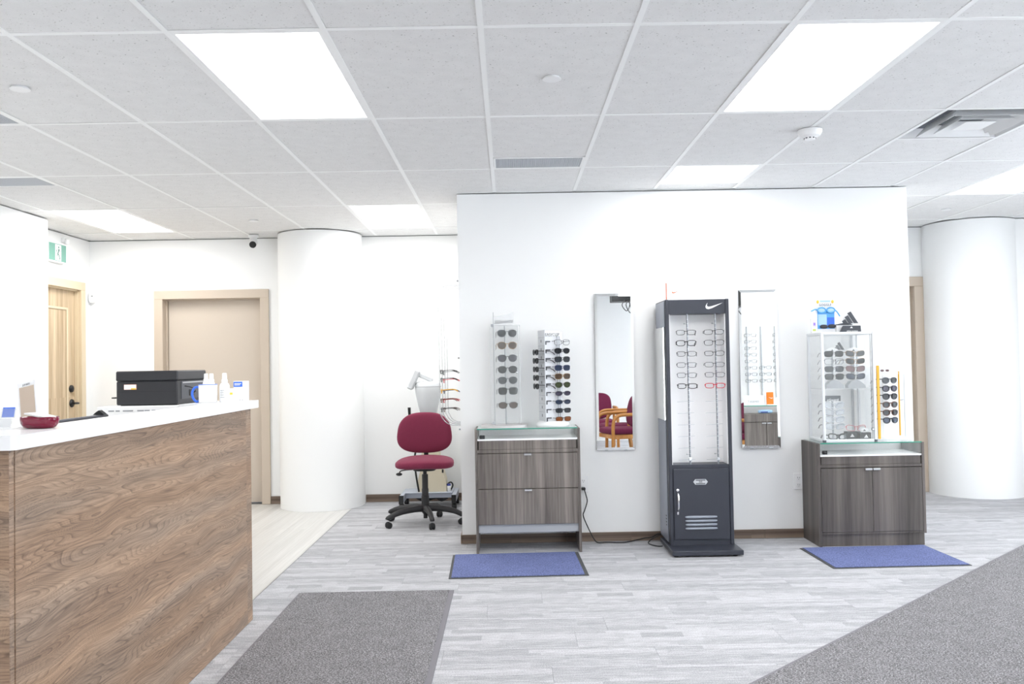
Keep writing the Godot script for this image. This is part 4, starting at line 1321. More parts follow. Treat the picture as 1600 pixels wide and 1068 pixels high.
func build_case():
	var x0 := 2.275
	var x1 := 2.668
	var y0 := 0.7455
	var y1 := 1.545
	var zf := -6.235
	var zb := -6.535
	var o := thing("display_case", "glass display case with white aluminium posts on the two-door cabinet", "display case")
	var r := 0.020
	for x in [x0, x1 - r]:
		for z in [zb, zf - r]:
			box("post", Vector3(x, y0, z), Vector3(x + r, y1, z + r), M.alu_white, o, 0.003)
	for y in [y0, y1 - r]:
		for z in [zb, zf - r]:
			box("rail", Vector3(x0 + r, y, z + 0.002), Vector3(x1 - r, y + r, z + r - 0.002), M.alu_white, o, 0.003)
		for x in [x0, x1 - r]:
			box("rail", Vector3(x + 0.002, y, zb + r), Vector3(x + r - 0.002, y + r, zf - r), M.alu_white, o, 0.003)
	for x in [x0, x1 - r]:
		box("corner_block", Vector3(x - 0.001, y0, zf - r - 0.001), Vector3(x + r + 0.001, y0 + 0.017, zf + 0.0015), M.charcoal, o, 0.003)
	box("pane", Vector3(x0 + r, y0 + r, zf - 0.013), Vector3(x1 - r, y1 - r, zf - 0.009), M.glass, o)
	box("pane", Vector3(x0 + 0.008, y0 + r, zb + r), Vector3(x0 + 0.012, y1 - r, zf - r), M.glass, o)
	box("pane", Vector3(x1 - 0.012, y0 + r, zb + r), Vector3(x1 - 0.008, y1 - r, zf - r), M.glass, o)
	box("top_pane", Vector3(x0 + r, y1 - 0.012, zb + r), Vector3(x1 - r, y1 - 0.0005, zf - r), M.acrylic, o)
	box("floor_panel", Vector3(x0 + r, y0 + 0.004, zb + r), Vector3(x1 - r, y0 + 0.014, zf - r), M.white, o)
	box("back_pane", Vector3(x0 + r, y0 + r, zb + 0.004), Vector3(x1 - r, y1 - r, zb + 0.008), M.glass, o)
	box("shelf", Vector3(x0 + 0.014, 1.128, zb + 0.012), Vector3(x1 - 0.014, 1.134, zf - 0.025), M.acrylic, o)
	box("shelf_track", Vector3(2.600, y0 + r, zb + 0.012), Vector3(2.617, y1 - r, zb + 0.02), M.casegrey, o)
	box("door_edge", Vector3(x1 - 0.034, y0 + r, zf - 0.009), Vector3(x1 - 0.0315, y1 - r, zf - 0.0075), M.ink, o)
	var s := st()
	bx(s, Vector3(x1 - 0.040, 0.826, zf - 0.009), Vector3(x1 - 0.018, 0.845, zf - 0.002), 0.002)
	part("latch", s, M.ink, o)
	box("latch_face", Vector3(x1 - 0.036, 0.829, zf - 0.002), Vector3(x1 - 0.022, 0.842, zf - 0.001), M.white, o)
	# inside, upper shelf: two display spines, each carrying four sunglasses
	var zi := zf - 0.10
	for k in 2:
		var x: float = [2.402, 2.560][k]
		var h := thing("spectacle_riser", ["grey stepped riser with a black bar emblem under four sunglasses", "grey stepped riser under four dark sunglasses beside the shelf track"][k], "display riser", Vector3(x, 1.134, zi))
		s = st()
		prism(s, [Vector2(-0.055, 0), Vector2(0.075, 0), Vector2(0.07, 0.02), Vector2(0.03, 0.052), Vector2(0.0, 0.062), Vector2(-0.03, 0.05), Vector2(-0.055, 0.02)], -0.06, 0.0)
		part("foot", s, M.casegrey, h)
		box("spine", Vector3(-0.006, 0.06, -0.035), Vector3(0.006, 0.27, -0.028), M.acrylic_line, h)
		for n in 4:
			box("arm", Vector3(-0.006, 0.082 + n * 0.056, -0.028), Vector3(0.006, 0.086 + n * 0.056, 0.004), M.acrylic_line, h)
		s = st()
		cushion(s, Vector3(0, 0.275, -0.024), Vector3(0.045, 0.022, 0.003), 2, 4, 0, 0, 24, 8)
		part("plaque", s, M.white, h)
		s = st()
		three_bars(s, 0.022, 0.001)
		var e := part("emblem", s, M.ink, h)
		e.position = Vector3(-0.012, 0.270, -0.020)
		if k == 0:
			s = st()
			three_bars(s, 0.085, 0.004)
			e = part("bar_emblem", s, M.charcoal, h, "large dark three-bar emblem")
			e.position = Vector3(0.018, 0.282, -0.045)
			lettering("s", 0.020, M.charcoal, h, Vector3(0.076, 0.247, -0.068))
		for n in 4:
			var lens: Material = [[M.lens_grey, M.lens_clear, M.lens_smoke, M.lens_grey], [M.lens_smoke, M.lens_grey, M.lens_rose, M.lens_blue]][k][n]
			var rim: Material = [[M.rim_black, M.rim_grey, M.rim_grey, M.rim_black], [M.rim_gold, M.rim_gold, M.rim_brown, M.rim_black]][k][n]
			var nm: String = [["grey", "clear", "smoke", "black"], ["smoke aviator", "dark aviator", "rose", "blue black"]][k][n]
			spectacles("sunglasses", "%s sunglasses in the glass case, %s row, %s" % [nm, ["top", "second", "third", "lowest"][n], ["below the bar emblem", "beside the shelf track"][k]], "sunglasses", "sunglasses on the case shelf", Vector3(x + 0.002, 1.134 + 0.252 - n * 0.056, zi + 0.006), 0.06, "rect" if k == 0 else "sport", rim, lens, 0.142, 0.043 if k == 0 else 0.040, 0.0018)
	# lower shelf: four safety goggles on a riser, a header card, loose things
	var g := thing("goggle_riser", "clear riser with a dark header card inside the glass case", "display riser", Vector3(2.395, 0.7595, zi))
	box("foot", Vector3(-0.05, 0, -0.05), Vector3(0.05, 0.006, 0.0), M.acrylic_line, g)
	box("spine", Vector3(-0.006, 0.006, -0.035), Vector3(0.006, 0.30, -0.028), M.acrylic_line, g)
	for n in 4: box("arm", Vector3(-0.006, 0.088 + n * 0.052, -0.028), Vector3(0.006, 0.092 + n * 0.052, 0.006), M.acrylic_line, g)
	box("header_card", Vector3(-0.062, 0.278, -0.028), Vector3(0.060, 0.318, -0.024), M.charcoal, g)
	var tx := lettering("eGuard", 0.018, M.white, g, Vector3(0.002, 0.286, -0.0235), Vector3.ZERO, "Droid Sans", 700)
	for n in 4:
		spectacles("safety_goggles", "clear safety goggles in the glass case, %s of four below the dark header card" % ["top", "second", "third", "lowest"][n], "goggles", "clear goggles in the glass case", Vector3(2.397, 0.7595 + 0.25 - n * 0.052, zi + 0.010), 0.06, "sport", M.rim_clear, pane(Color(0.75, 0.78, 0.82), 0.35), 0.142, 0.042, 0.0032, 0.0, M.charcoal)
	spectacles("sunglasses", "black wraparound sports glasses lying on the floor of the glass case", "glasses", "", Vector3(2.40, 0.783, zi + 0.055), 0.1, "sport", M.rim_black, M.lens_clear, 0.140, 0.040, 0.0045)
	spectacles("spectacles", "red rimmed clear safety glasses lying on a dark box in the case", "glasses", "", Vector3(2.555, 0.838, zi + 0.0), 0.0, "sport", M.red, M.lens_clear, 0.142, 0.040, 0.0016)
	var b := thing("case_box", "flat black box with a white triangle emblem in the glass case", "box", Vector3(2.525, 0.7595, zi + 0.0))
	box("body", Vector3(-0.052, 0, -0.03), Vector3(0.052, 0.055, 0.03), M.black, b, 0.003)
	s = st()
	three_bars(s, 0.032, 0.001)
	var em := part("emblem", s, M.white, b)
	em.position = Vector3(-0.028, 0.016, 0.0305)
	b = thing("case_box", "smaller black box with white bars under a white oval plaque", "box", Vector3(2.592, 0.7595, zi + 0.055))
	box("body", Vector3(-0.042, 0, -0.02), Vector3(0.042, 0.05, 0.02), M.black, b, 0.003)
	s = st()
	cushion(s, Vector3(0.0, 0.066, 0.0), Vector3(0.03, 0.016, 0.004), 2, 4, 0, 0, 24, 8)
	part("plaque", s, M.white, b)
	s = st()
	three_bars(s, 0.034, 0.001)
	em = part("emblem", s, M.white, b)
	em.position = Vector3(-0.012, 0.012, 0.0205)
	s = st()
	three_bars(s, 0.02, 0.001)
	em = part("emblem", s, M.ink, b)
	em.position = Vector3(-0.011, 0.06, 0.0045)

	# on top of the case
	var zt := -6.33
	var d := thing("disc_sign", "round white disc sign with dark slanted bars on the glass case", "sign", Vector3(2.572, y1, zt - 0.05))
	s = st()
	xf = Transform3D(Basis(Vector3.RIGHT, PI / 2), Vector3(0, 0.082, 0))
	lathe(s, [Vector2(0, 0), Vector2(0.08, 0), Vector2(0.0815, 0.001), Vector2(0.0815, 0.004), Vector2(0.08, 0.005), Vector2(0, 0.005)], Vector3.ZERO, 48)
	part("disc", s, M.white, d)
	box("foot", Vector3(-0.03, 0, -0.025), Vector3(0.03, 0.006, 0.02), M.white, d)
	s = st()
	three_bars(s, 0.13, 0.003)
	em = part("emblem", s, M.charcoal, d)
	em.position = Vector3(-0.088, 0.067, 0.0055)
	lettering("adidas", 0.028, M.ink, d, Vector3(-0.028, 0.040, 0.0062), Vector3.ZERO, "Droid Sans", 700)
	b = thing("spectacle_box", "small white box with a dark slanted lid beside the disc sign", "box", Vector3(2.475, y1, zt - 0.005))
	box("body", Vector3(-0.05, 0, -0.03), Vector3(0.068, 0.052, 0.02), M.white, b, 0.002)
	s = st()
	prism(s, [Vector2(-0.052, 0.052), Vector2(0.07, 0.052), Vector2(0.05, 0.066), Vector2(0.0, 0.068), Vector2(-0.04, 0.06)], -0.031, 0.021)
	part("lid", s, M.charcoal, b)
	b = thing("tent_card", "dark grey tent card with a white emblem on the glass case", "sign", Vector3(2.52, y1, zt + 0.045))
	s = st()
	prism(s, [Vector2(-0.085, 0), Vector2(0.072, 0), Vector2(0.068, 0.046), Vector2(-0.06, 0.046)], -0.012, 0.0)
	part("card", s, M.charcoal, b)
	s = st()
	prism(s, [Vector2(-0.011, 0.028), Vector2(0.011, 0.028), Vector2(0, 0.041)], 0.0, 0.001)
	part("emblem", s, M.white, b)
	lettering("adidas eyewear", 0.008, M.white, b, Vector3(0.005, 0.007, 0.0005), Vector3.ZERO, "Droid Sans", 700)

	# swim goggle pack
	var p := thing("goggle_pack", "blue and white swim goggle pack with blue goggles strapped on it", "pack", Vector3(2.352, y1, zt - 0.01))
	box("card", Vector3(-0.072, 0, -0.006), Vector3(0.072, 0.245, 0.0), M.white, p, 0.001)
	box("print_panel", Vector3(-0.06, 0.028, 0.0), Vector3(0.066, 0.165, 0.001), M.skyblue, p)
	box("print_panel", Vector3(-0.055, 0.055, 0.001), Vector3(0.008, 0.135, 0.0018), M.paleblue, p)
	box("print_panel", Vector3(0.010, 0.045, 0.001), Vector3(0.064, 0.112, 0.0018), M.blue, p)
	for x in [-0.055, 0.055]:
		s = st()
		cushion(s, Vector3(x, 0.228, 0.001), Vector3(0.010, 0.013, 0.0015), 2, 3, 0, 0, 18, 6)
		part("spot", s, M.yellow, p)
	box("banner", Vector3(-0.038, 0.226, 0.0), Vector3(0.038, 0.238, 0.001), M.paleblue, p)
	lettering("GOGGLE", 0.017, M.inklight, p, Vector3(0, 0.205, 0.001), Vector3.ZERO, "Droid Sans", 700)
	for sg in [-1.0, 1.0]:
		s = st()
		var ring := []
		for k in 19: ring.append(Vector3(0.002 + sg * 0.034 + 0.030 * cos(TAU * k / 18.0), 0.165 + 0.019 * sin(TAU * k / 18.0), 0.014))
		tube(s, ring, 0.005, 8)
		part("goggle_rim", s, M.skyblue, p)
		s = st()
		cushion(s, Vector3(0.002 + sg * 0.034, 0.165, 0.012), Vector3(0.028, 0.017, 0.004), 2, 3, 0, 0, 18, 6)
		part("goggle_lens", s, M.paleblue, p)
	tubep("strap", spline([Vector3(-0.062, 0.167, 0.014), Vector3(-0.08, 0.172, 0.008), Vector3(-0.10, 0.162, 0.012), Vector3(-0.11, 0.16, 0.016)], 4), 0.005, M.skyblue, p)
	tubep("strap", spline([Vector3(0.066, 0.167, 0.014), Vector3(0.085, 0.15, 0.008), Vector3(0.098, 0.128, 0.010), Vector3(0.102, 0.118, 0.012)], 4), 0.005, M.skyblue, p)
	for sg in [0.0, 1.0]:
		s = st()
		cushion(s, Vector3(-0.016 + 0.060 * sg, 0.044 + 0.002 * sg, 0.007), Vector3(0.030, 0.015, 0.007), 2.4, 3, 0, 0, 20, 8)
		part("goggle_print", s, M.ink, p)
	p = thing("lens_cloth_pack", "narrow upright pack with violet and green print beside the goggle pack", "pack", Vector3(2.262, y1, zt - 0.0), 0.25)
	box("body", Vector3(-0.024, 0, -0.012), Vector3(0.024, 0.105, 0.006), M.white, p, 0.002)
	box("print_panel", Vector3(-0.016, 0.04, 0.006), Vector3(0.014, 0.098, 0.007), mat(c8(214, 206, 240), 0.5), p)
	lettering("♦", 0.016, M.violet, p, Vector3(-0.002, 0.06, 0.008))
	box("print_panel", Vector3(-0.016, 0.012, 0.006), Vector3(0.010, 0.028, 0.007), M.lime, p)
	box("print_panel", Vector3(0.0245, 0.01, -0.010), Vector3(0.0255, 0.1, 0.004), M.skyblue, p)

	# amber-edged stand beside the case
	var ax := 2.705
	o = thing("amber_edge_stand", "white sunglass stand with amber edges and a sloping curved top", "display stand", Vector3(ax, y0, -6.36), 0.0)
	box("base", Vector3(0.0, 0, -0.14), Vector3(0.235, 0.012, 0.07), M.acrylic, o, 0.002)
	box("amber_edge", Vector3(0.0, 0.012, 0.045), Vector3(0.019, 0.55, 0.055), M.amber, o, 0.001, "amber acrylic edge")
	box("amber_edge", Vector3(0.158, 0.035, 0.045), Vector3(0.167, 0.505, 0.055), M.amber, o, 0.001, "amber acrylic edge")
	s = st()
	prism(s, [Vector2(0.019, 0.012), Vector2(0.158, 0.012), Vector2(0.158, 0.500), Vector2(0.13, 0.518), Vector2(0.08, 0.534), Vector2(0.019, 0.542)], -0.10, -0.09)
	part("back_sheet", s, M.white, o)
	s = st()
	prism(s, [Vector2(0.019, 0.49), Vector2(0.158, 0.484), Vector2(0.158, 0.500), Vector2(0.13, 0.518), Vector2(0.08, 0.534), Vector2(0.019, 0.542)], 0.046, 0.054)
	part("header", s, mat(c8(222, 222, 224), 0.4), o)
	box("picture", Vector3(0.02, 0.494, 0.0545), Vector3(0.098, 0.530, 0.0555), M.white, o)
	for sg in [0.0, 1.0]:
		s = st()
		cushion(s, Vector3(0.040 + 0.038 * sg, 0.512, 0.0558), Vector3(0.014, 0.009, 0.001), 2, 3, 0, 0, 16, 6)
		part("picture_lens", s, M.lens_rose, o)
	box("side_sheet", Vector3(0.0, 0.012, -0.13), Vector3(0.004, 0.54, 0.045), M.glass, o)
	box("door_sheet", Vector3(0.170, 0.02, 0.02), Vector3(0.214, 0.482, 0.024), M.glass, o)
	box("door_rim", Vector3(0.212, 0.02, 0.019), Vector3(0.215, 0.482, 0.025), M.rim_clear, o)
	tubep("rail", [Vector3(0.065, 0.03, 0.0), Vector3(0.065, 0.49, 0.0)], 0.003, M.white, o)
	s = st()
	tube(s, [Vector3(0.166, 0.292, 0.05), Vector3(0.188, 0.298, 0.062)], 0.003, 6)
	part("key", s, M.steel, o)
	var yy := [0.438, 0.378, 0.320, 0.260, 0.202, 0.145]
	for k in 6:
		s = st()
		tube(s, [Vector3(0.065, yy[k] + 0.008, 0.0), Vector3(0.104, yy[k] + 0.008, 0.026)], 0.0025, 6)
		part("peg", s, M.acrylic_line, o)
		var rmk: Material = [M.rim_grey, M.rim_black, M.rim_black, M.rim_brown, M.rim_brown, M.rim_black][k]
		spectacles("sunglasses", "%s round sunglasses on the amber-edged stand, %s row" % [["grey", "black violet", "dark violet", "wine red and grey", "dark brown", "black blue"][k], ORD[k]], "sunglasses", "sunglasses on the amber-edged stand", o.position + Vector3(0.106, yy[k], 0.032), 0.30, "round", rmk, [M.lens_smoke, M.lens_violet, M.lens_grey, M.lens_smoke, M.lens_grey, M.lens_blue][k], 0.128, 0.042, 0.003)

func outlet(at: Vector3, label: String):
	var o := thing("wall_outlet", label, "outlet", at)
	box("plate", Vector3(-0.037, -0.062, 0.0), Vector3(0.037, 0.062, 0.007), M.white, o, 0.003)
	for y in [-0.026, 0.026]:
		box("socket", Vector3(-0.018, y - 0.016, 0.007), Vector3(0.018, y + 0.016, 0.009), M.white_matte, o, 0.001)
		var s := st()
		bx(s, Vector3(-0.008, y - 0.003, 0.009), Vector3(-0.0055, y + 0.008, 0.0095))
		bx(s, Vector3(0.0055, y - 0.003, 0.009), Vector3(0.008, y + 0.006, 0.0095))
		bx(s, Vector3(-0.002, y - 0.012, 0.009), Vector3(0.002, y - 0.008, 0.0095))
		part("slots", s, M.black, o)

func cover_disc(at: Vector3, label: String):
	var s := st()
	lathe(s, [Vector2(0, -0.009), Vector2(0.04, -0.009), Vector2(0.044, -0.007), Vector2(0.044, -0.005), Vector2(0.036, -0.005), Vector2(0.036, 0.004), Vector2(0, 0.004)], Vector3.ZERO, 32, false)
	var o := part(numbered("sprinkler_cover"), s, M.white, self)
	o.position = at
	tag(o, label, "sprinkler", "white ceiling cover discs")

func vent(x0: float, x1: float, z0: float, z1: float, label: String):
	var o := thing("ceiling_vent", label, "vent", Vector3(x0, CEIL, z0), 0.0, "perforated ceiling return vents")
	var w := x1 - x0
	var d := z1 - z0
	box("back", Vector3(0, 0.016, 0), Vector3(w, 0.02, d), M.duct, o)
	var s := st()
	for q in [[Vector3(0, 0, 0), Vector3(0.012, 0.016, d)], [Vector3(w - 0.012, 0, 0), Vector3(w, 0.016, d)], [Vector3(0.012, 0, 0), Vector3(w - 0.012, 0.016, 0.012)], [Vector3(0.012, 0, d - 0.012), Vector3(w - 0.012, 0.016, d)]]:
		bx(s, q[0], q[1])
	part("frame", s, M.ceil_bar, o)
	s = st()
	var n := int(w / 0.0127)
	for k in range(1, n): bx(s, Vector3(k * w / n - 0.0022, 0.002, 0.012), Vector3(k * w / n + 0.0022, 0.014, d - 0.012))
	n = int(d / 0.0127)
	for k in range(1, n): bx(s, Vector3(0.012, 0.0021, k * d / n - 0.0022), Vector3(w - 0.012, 0.0139, k * d / n + 0.0022))
	var g := part("grille", s, M.grille, o)
	g.set_meta("kind", "stuff")

func build_small_fixtures():
	outlet(Vector3(0.553, 0.433, -6.55), "white wall outlet beside the drawer cabinet with a black plug")
	outlet(Vector3(2.19, 0.425, -6.55), "white wall outlet beside the two-door cabinet")
	var c := thing("power_cord", "black power cord running from the outlet to the locker tower", "cord")
	box("plug", Vector3(0.536, 0.392, -6.54), Vector3(0.566, 0.412, -6.508), M.black, c, 0.004)
	tubep("cord", spline([Vector3(0.556, 0.397, -6.508), Vector3(0.566, 0.36, -6.498), Vector3(0.575, 0.31, -6.50), Vector3(0.555, 0.24, -6.51), Vector3(0.545, 0.20, -6.52), Vector3(0.575, 0.12, -6.50), Vector3(0.62, 0.03, -6.48), Vector3(0.65, 0.006, -6.47), Vector3(0.72, 0.006, -6.475), Vector3(0.80, 0.006, -6.46), Vector3(0.86, 0.006, -6.47), Vector3(0.96, 0.012, -6.525), Vector3(1.0, 0.02, -6.53), Vector3(1.06, 0.03, -6.52), Vector3(1.098, 0.055, -6.50), Vector3(1.122, 0.062, -6.48)], 6), 0.0042, M.black, c)
	tubep("cord", spline([Vector3(1.122, 0.055, -6.47), Vector3(1.06, 0.03, -6.47), Vector3(1.02, 0.006, -6.44), Vector3(1.03, 0.006, -6.36), Vector3(1.07, 0.006, -6.31), Vector3(1.104, 0.008, -6.30)], 6), 0.0042, M.black, c)
	cover_disc(Vector3(0.222, CEIL, -3.91), "flat white ceiling disc between the two big lit panels")
	cover_disc(Vector3(-2.224, CEIL, -3.93), "flat white ceiling disc above the reception counter")
	cover_disc(Vector3(-2.234, CEIL, -7.58), "flat white ceiling disc near the security camera")
	cover_disc(Vector3(3.93, CEIL, -7.62), "flat white ceiling disc before the column by the right doorway")
	# smoke detector
	var o := thing("smoke_detector", "white round smoke detector hanging from the ceiling grid", "smoke detector", Vector3(1.75, CEIL, -4.883))
	var s := st()
	lathe(s, [Vector2(0, -0.058), Vector2(0.026, -0.058), Vector2(0.032, -0.052), Vector2(0.034, -0.045), Vector2(0.056, -0.036), Vector2(0.066, -0.02), Vector2(0.068, -0.008), Vector2(0.068, -0.002), Vector2(0, -0.002)], Vector3.ZERO, 36, false)
	part("body", s, M.white, o)
	s = st()
	for k in 10:
		var a := TAU * k / 10
		xf = Transform3D(Basis(Vector3.UP, a), Vector3.ZERO)
		bx(s, Vector3(0.030, -0.053, -0.006), Vector3(0.0335, -0.047, 0.006))
	part("vent_slots", s, M.ink, o)
	# square air diffuser
	o = thing("air_diffuser", "square white air conditioning diffuser with nested louvres in the ceiling", "air diffuser", Vector3(GX + 4.5 * 0.6096, CEIL, GZ - 1.2192 - 0.3048))
	box("plenum", Vector3(-0.28, 0.055, -0.28), Vector3(0.28, 0.06, 0.28), M.duct, o)
	var rings := [[0.297, 0.272, 0.0, 0.055], [0.222, 0.175, -0.012, 0.045], [0.15, 0.10, -0.012, 0.045]]
	for k in 3:
		s = st()
		s.set_smooth_group(-1)
		var a: float = rings[k][0]
		var b: float = rings[k][1]
		var ya: float = rings[k][2]
		var yb: float = rings[k][3]
		for q in 4:
			xf = Transform3D(Basis(Vector3.UP, q * PI / 2), Vector3.ZERO)
			poly(s, [Vector3(-a, ya, a), Vector3(a, ya, a), Vector3(b, yb, b), Vector3(-b, yb, b)], Vector3.DOWN)
			poly(s, [Vector3(-a, ya + 0.002, a), Vector3(a, ya + 0.002, a), Vector3(b, yb + 0.002, b), Vector3(-b, yb + 0.002, b)], Vector3.UP)
			poly(s, [Vector3(-a, ya, a), Vector3(a, ya, a), Vector3(a, ya + 0.002, a), Vector3(-a, ya + 0.002, a)], Vector3.BACK)
		xf = Transform3D.IDENTITY
		part(["flange", "louvre", "louvre"][k], s, M.white, o)
	box("centre_plate", Vector3(-0.085, -0.010, -0.085), Vector3(0.085, -0.004, 0.085), M.white, o, 0.002)
	vent(-0.072, 0.512, GZ - 2 * 1.2192 + 0.012, GZ - 2 * 1.2192 + 0.293, "grey grid vent in the ceiling before the partition wall")
	vent(GX - 6 * 0.6096 + 0.012, GX - 5 * 0.6096 - 0.012, GZ - 2 * 1.2192 - 0.293, GZ - 2 * 1.2192 - 0.012, "grey grid vent in the ceiling near the left wall")
	vent(GX - 5 * 0.6096 + 0.012, GX - 4 * 0.6096 - 0.012, GZ - 1.2192 + 0.012, GZ - 1.2192 + 0.293, "grey grid vent in the ceiling above the reception counter")
	# exit sign
	o = thing("exit_sign", "green exit sign with a white running figure above the oak door", "exit sign", Vector3(-4.19, 2.38, -7.938), PI / 2)
	box("housing", Vector3(-0.165, -0.012, 0.0), Vector3(0.165, 0.175, 0.04), M.white, o, 0.004)
	box("face", Vector3(-0.15, 0.0, 0.04), Vector3(0.15, 0.158, 0.042), mat(c8(116, 166, 152), 0.4), o, 0.0, "green sign face")
	box("doorway", Vector3(-0.045, 0.006, 0.042), Vector3(0.060, 0.152, 0.0425), M.white, o)
	s = st()
	cushion(s, Vector3(0.016, 0.128, 0.0432), Vector3(0.010, 0.011, 0.0008), 2, 3, 0, 0, 16, 6)
	tube(s, [Vector3(0.014, 0.112, 0.0432), Vector3(-0.004, 0.068, 0.0432)], 0.008, 6, 0.12)
	tube(s, [Vector3(-0.004, 0.07, 0.0432), Vector3(0.022, 0.048, 0.0432), Vector3(0.034, 0.016, 0.0432)], 0.0055, 6, 0.12)
	tube(s, [Vector3(-0.004, 0.07, 0.0432), Vector3(-0.012, 0.044, 0.0432), Vector3(-0.038, 0.040, 0.0432)], 0.0055, 6, 0.12)
	tube(s, [Vector3(0.013, 0.108, 0.0432), Vector3(0.034, 0.092, 0.0432), Vector3(0.052, 0.098, 0.0432)], 0.0042, 6, 0.12)
	tube(s, [Vector3(0.012, 0.106, 0.0432), Vector3(-0.018, 0.106, 0.0432), Vector3(-0.030, 0.082, 0.0432)], 0.0042, 6, 0.12)
	part("running_figure", s, M.green, o)
	o = thing("emergency_lamp", "small white twin emergency lamp over the exit sign", "lamp", Vector3(-4.19, 2.585, -8.10), PI / 2)
	s = st()
	lathe(s, [Vector2(0, -0.03), Vector2(0.02, -0.028), Vector2(0.026, 0), Vector2(0.02, 0.02), Vector2(0, 0.024)], Vector3(0, 0, 0.045), 20)
	part("head", s, M.white, o)
	box("bracket", Vector3(-0.02, -0.01, 0), Vector3(0.02, 0.03, 0.03), M.white, o, 0.003)
	o = thing("motion_sensor", "small white motion sensor on the wall beside the oak door", "sensor", Vector3(-4.155, 2.09, -8.6), 0.45)
	s = st()
	cushion(s, Vector3(0, 0, 0), Vector3(0.032, 0.055, 0.022), 3.5, 3, 0, 0, 24, 8)
	part("body", s, M.white, o)
	box("lens", Vector3(-0.008, 0.012, 0.019), Vector3(0.008, 0.02, 0.0235), M.ink, o)
	# bullet camera on the ceiling by the far wall
	o = thing("security_camera", "white ceiling camera with a black lens left of the round column", "camera", Vector3(-2.48, CEIL, -8.42))
	s = st()
	lathe(s, [Vector2(0, -0.002), Vector2(0.05, -0.002), Vector2(0.05, -0.02), Vector2(0.03, -0.03), Vector2(0, -0.03)], Vector3.ZERO, 24, false)
	part("mount", s, M.white, o)
	s = st()
	tube(s, [Vector3(-0.012, -0.03, -0.03), Vector3(0, -0.075, 0.0), Vector3(0.012, -0.105, 0.07)], 0.036, 20)
	part("barrel", s, M.white, o)
	s = st()
	tube(s, [Vector3(0.012, -0.105, 0.0701), Vector3(0.0125, -0.107, 0.076)], 0.033, 20)
	part("lens_face", s, M.black, o, "black lens face")

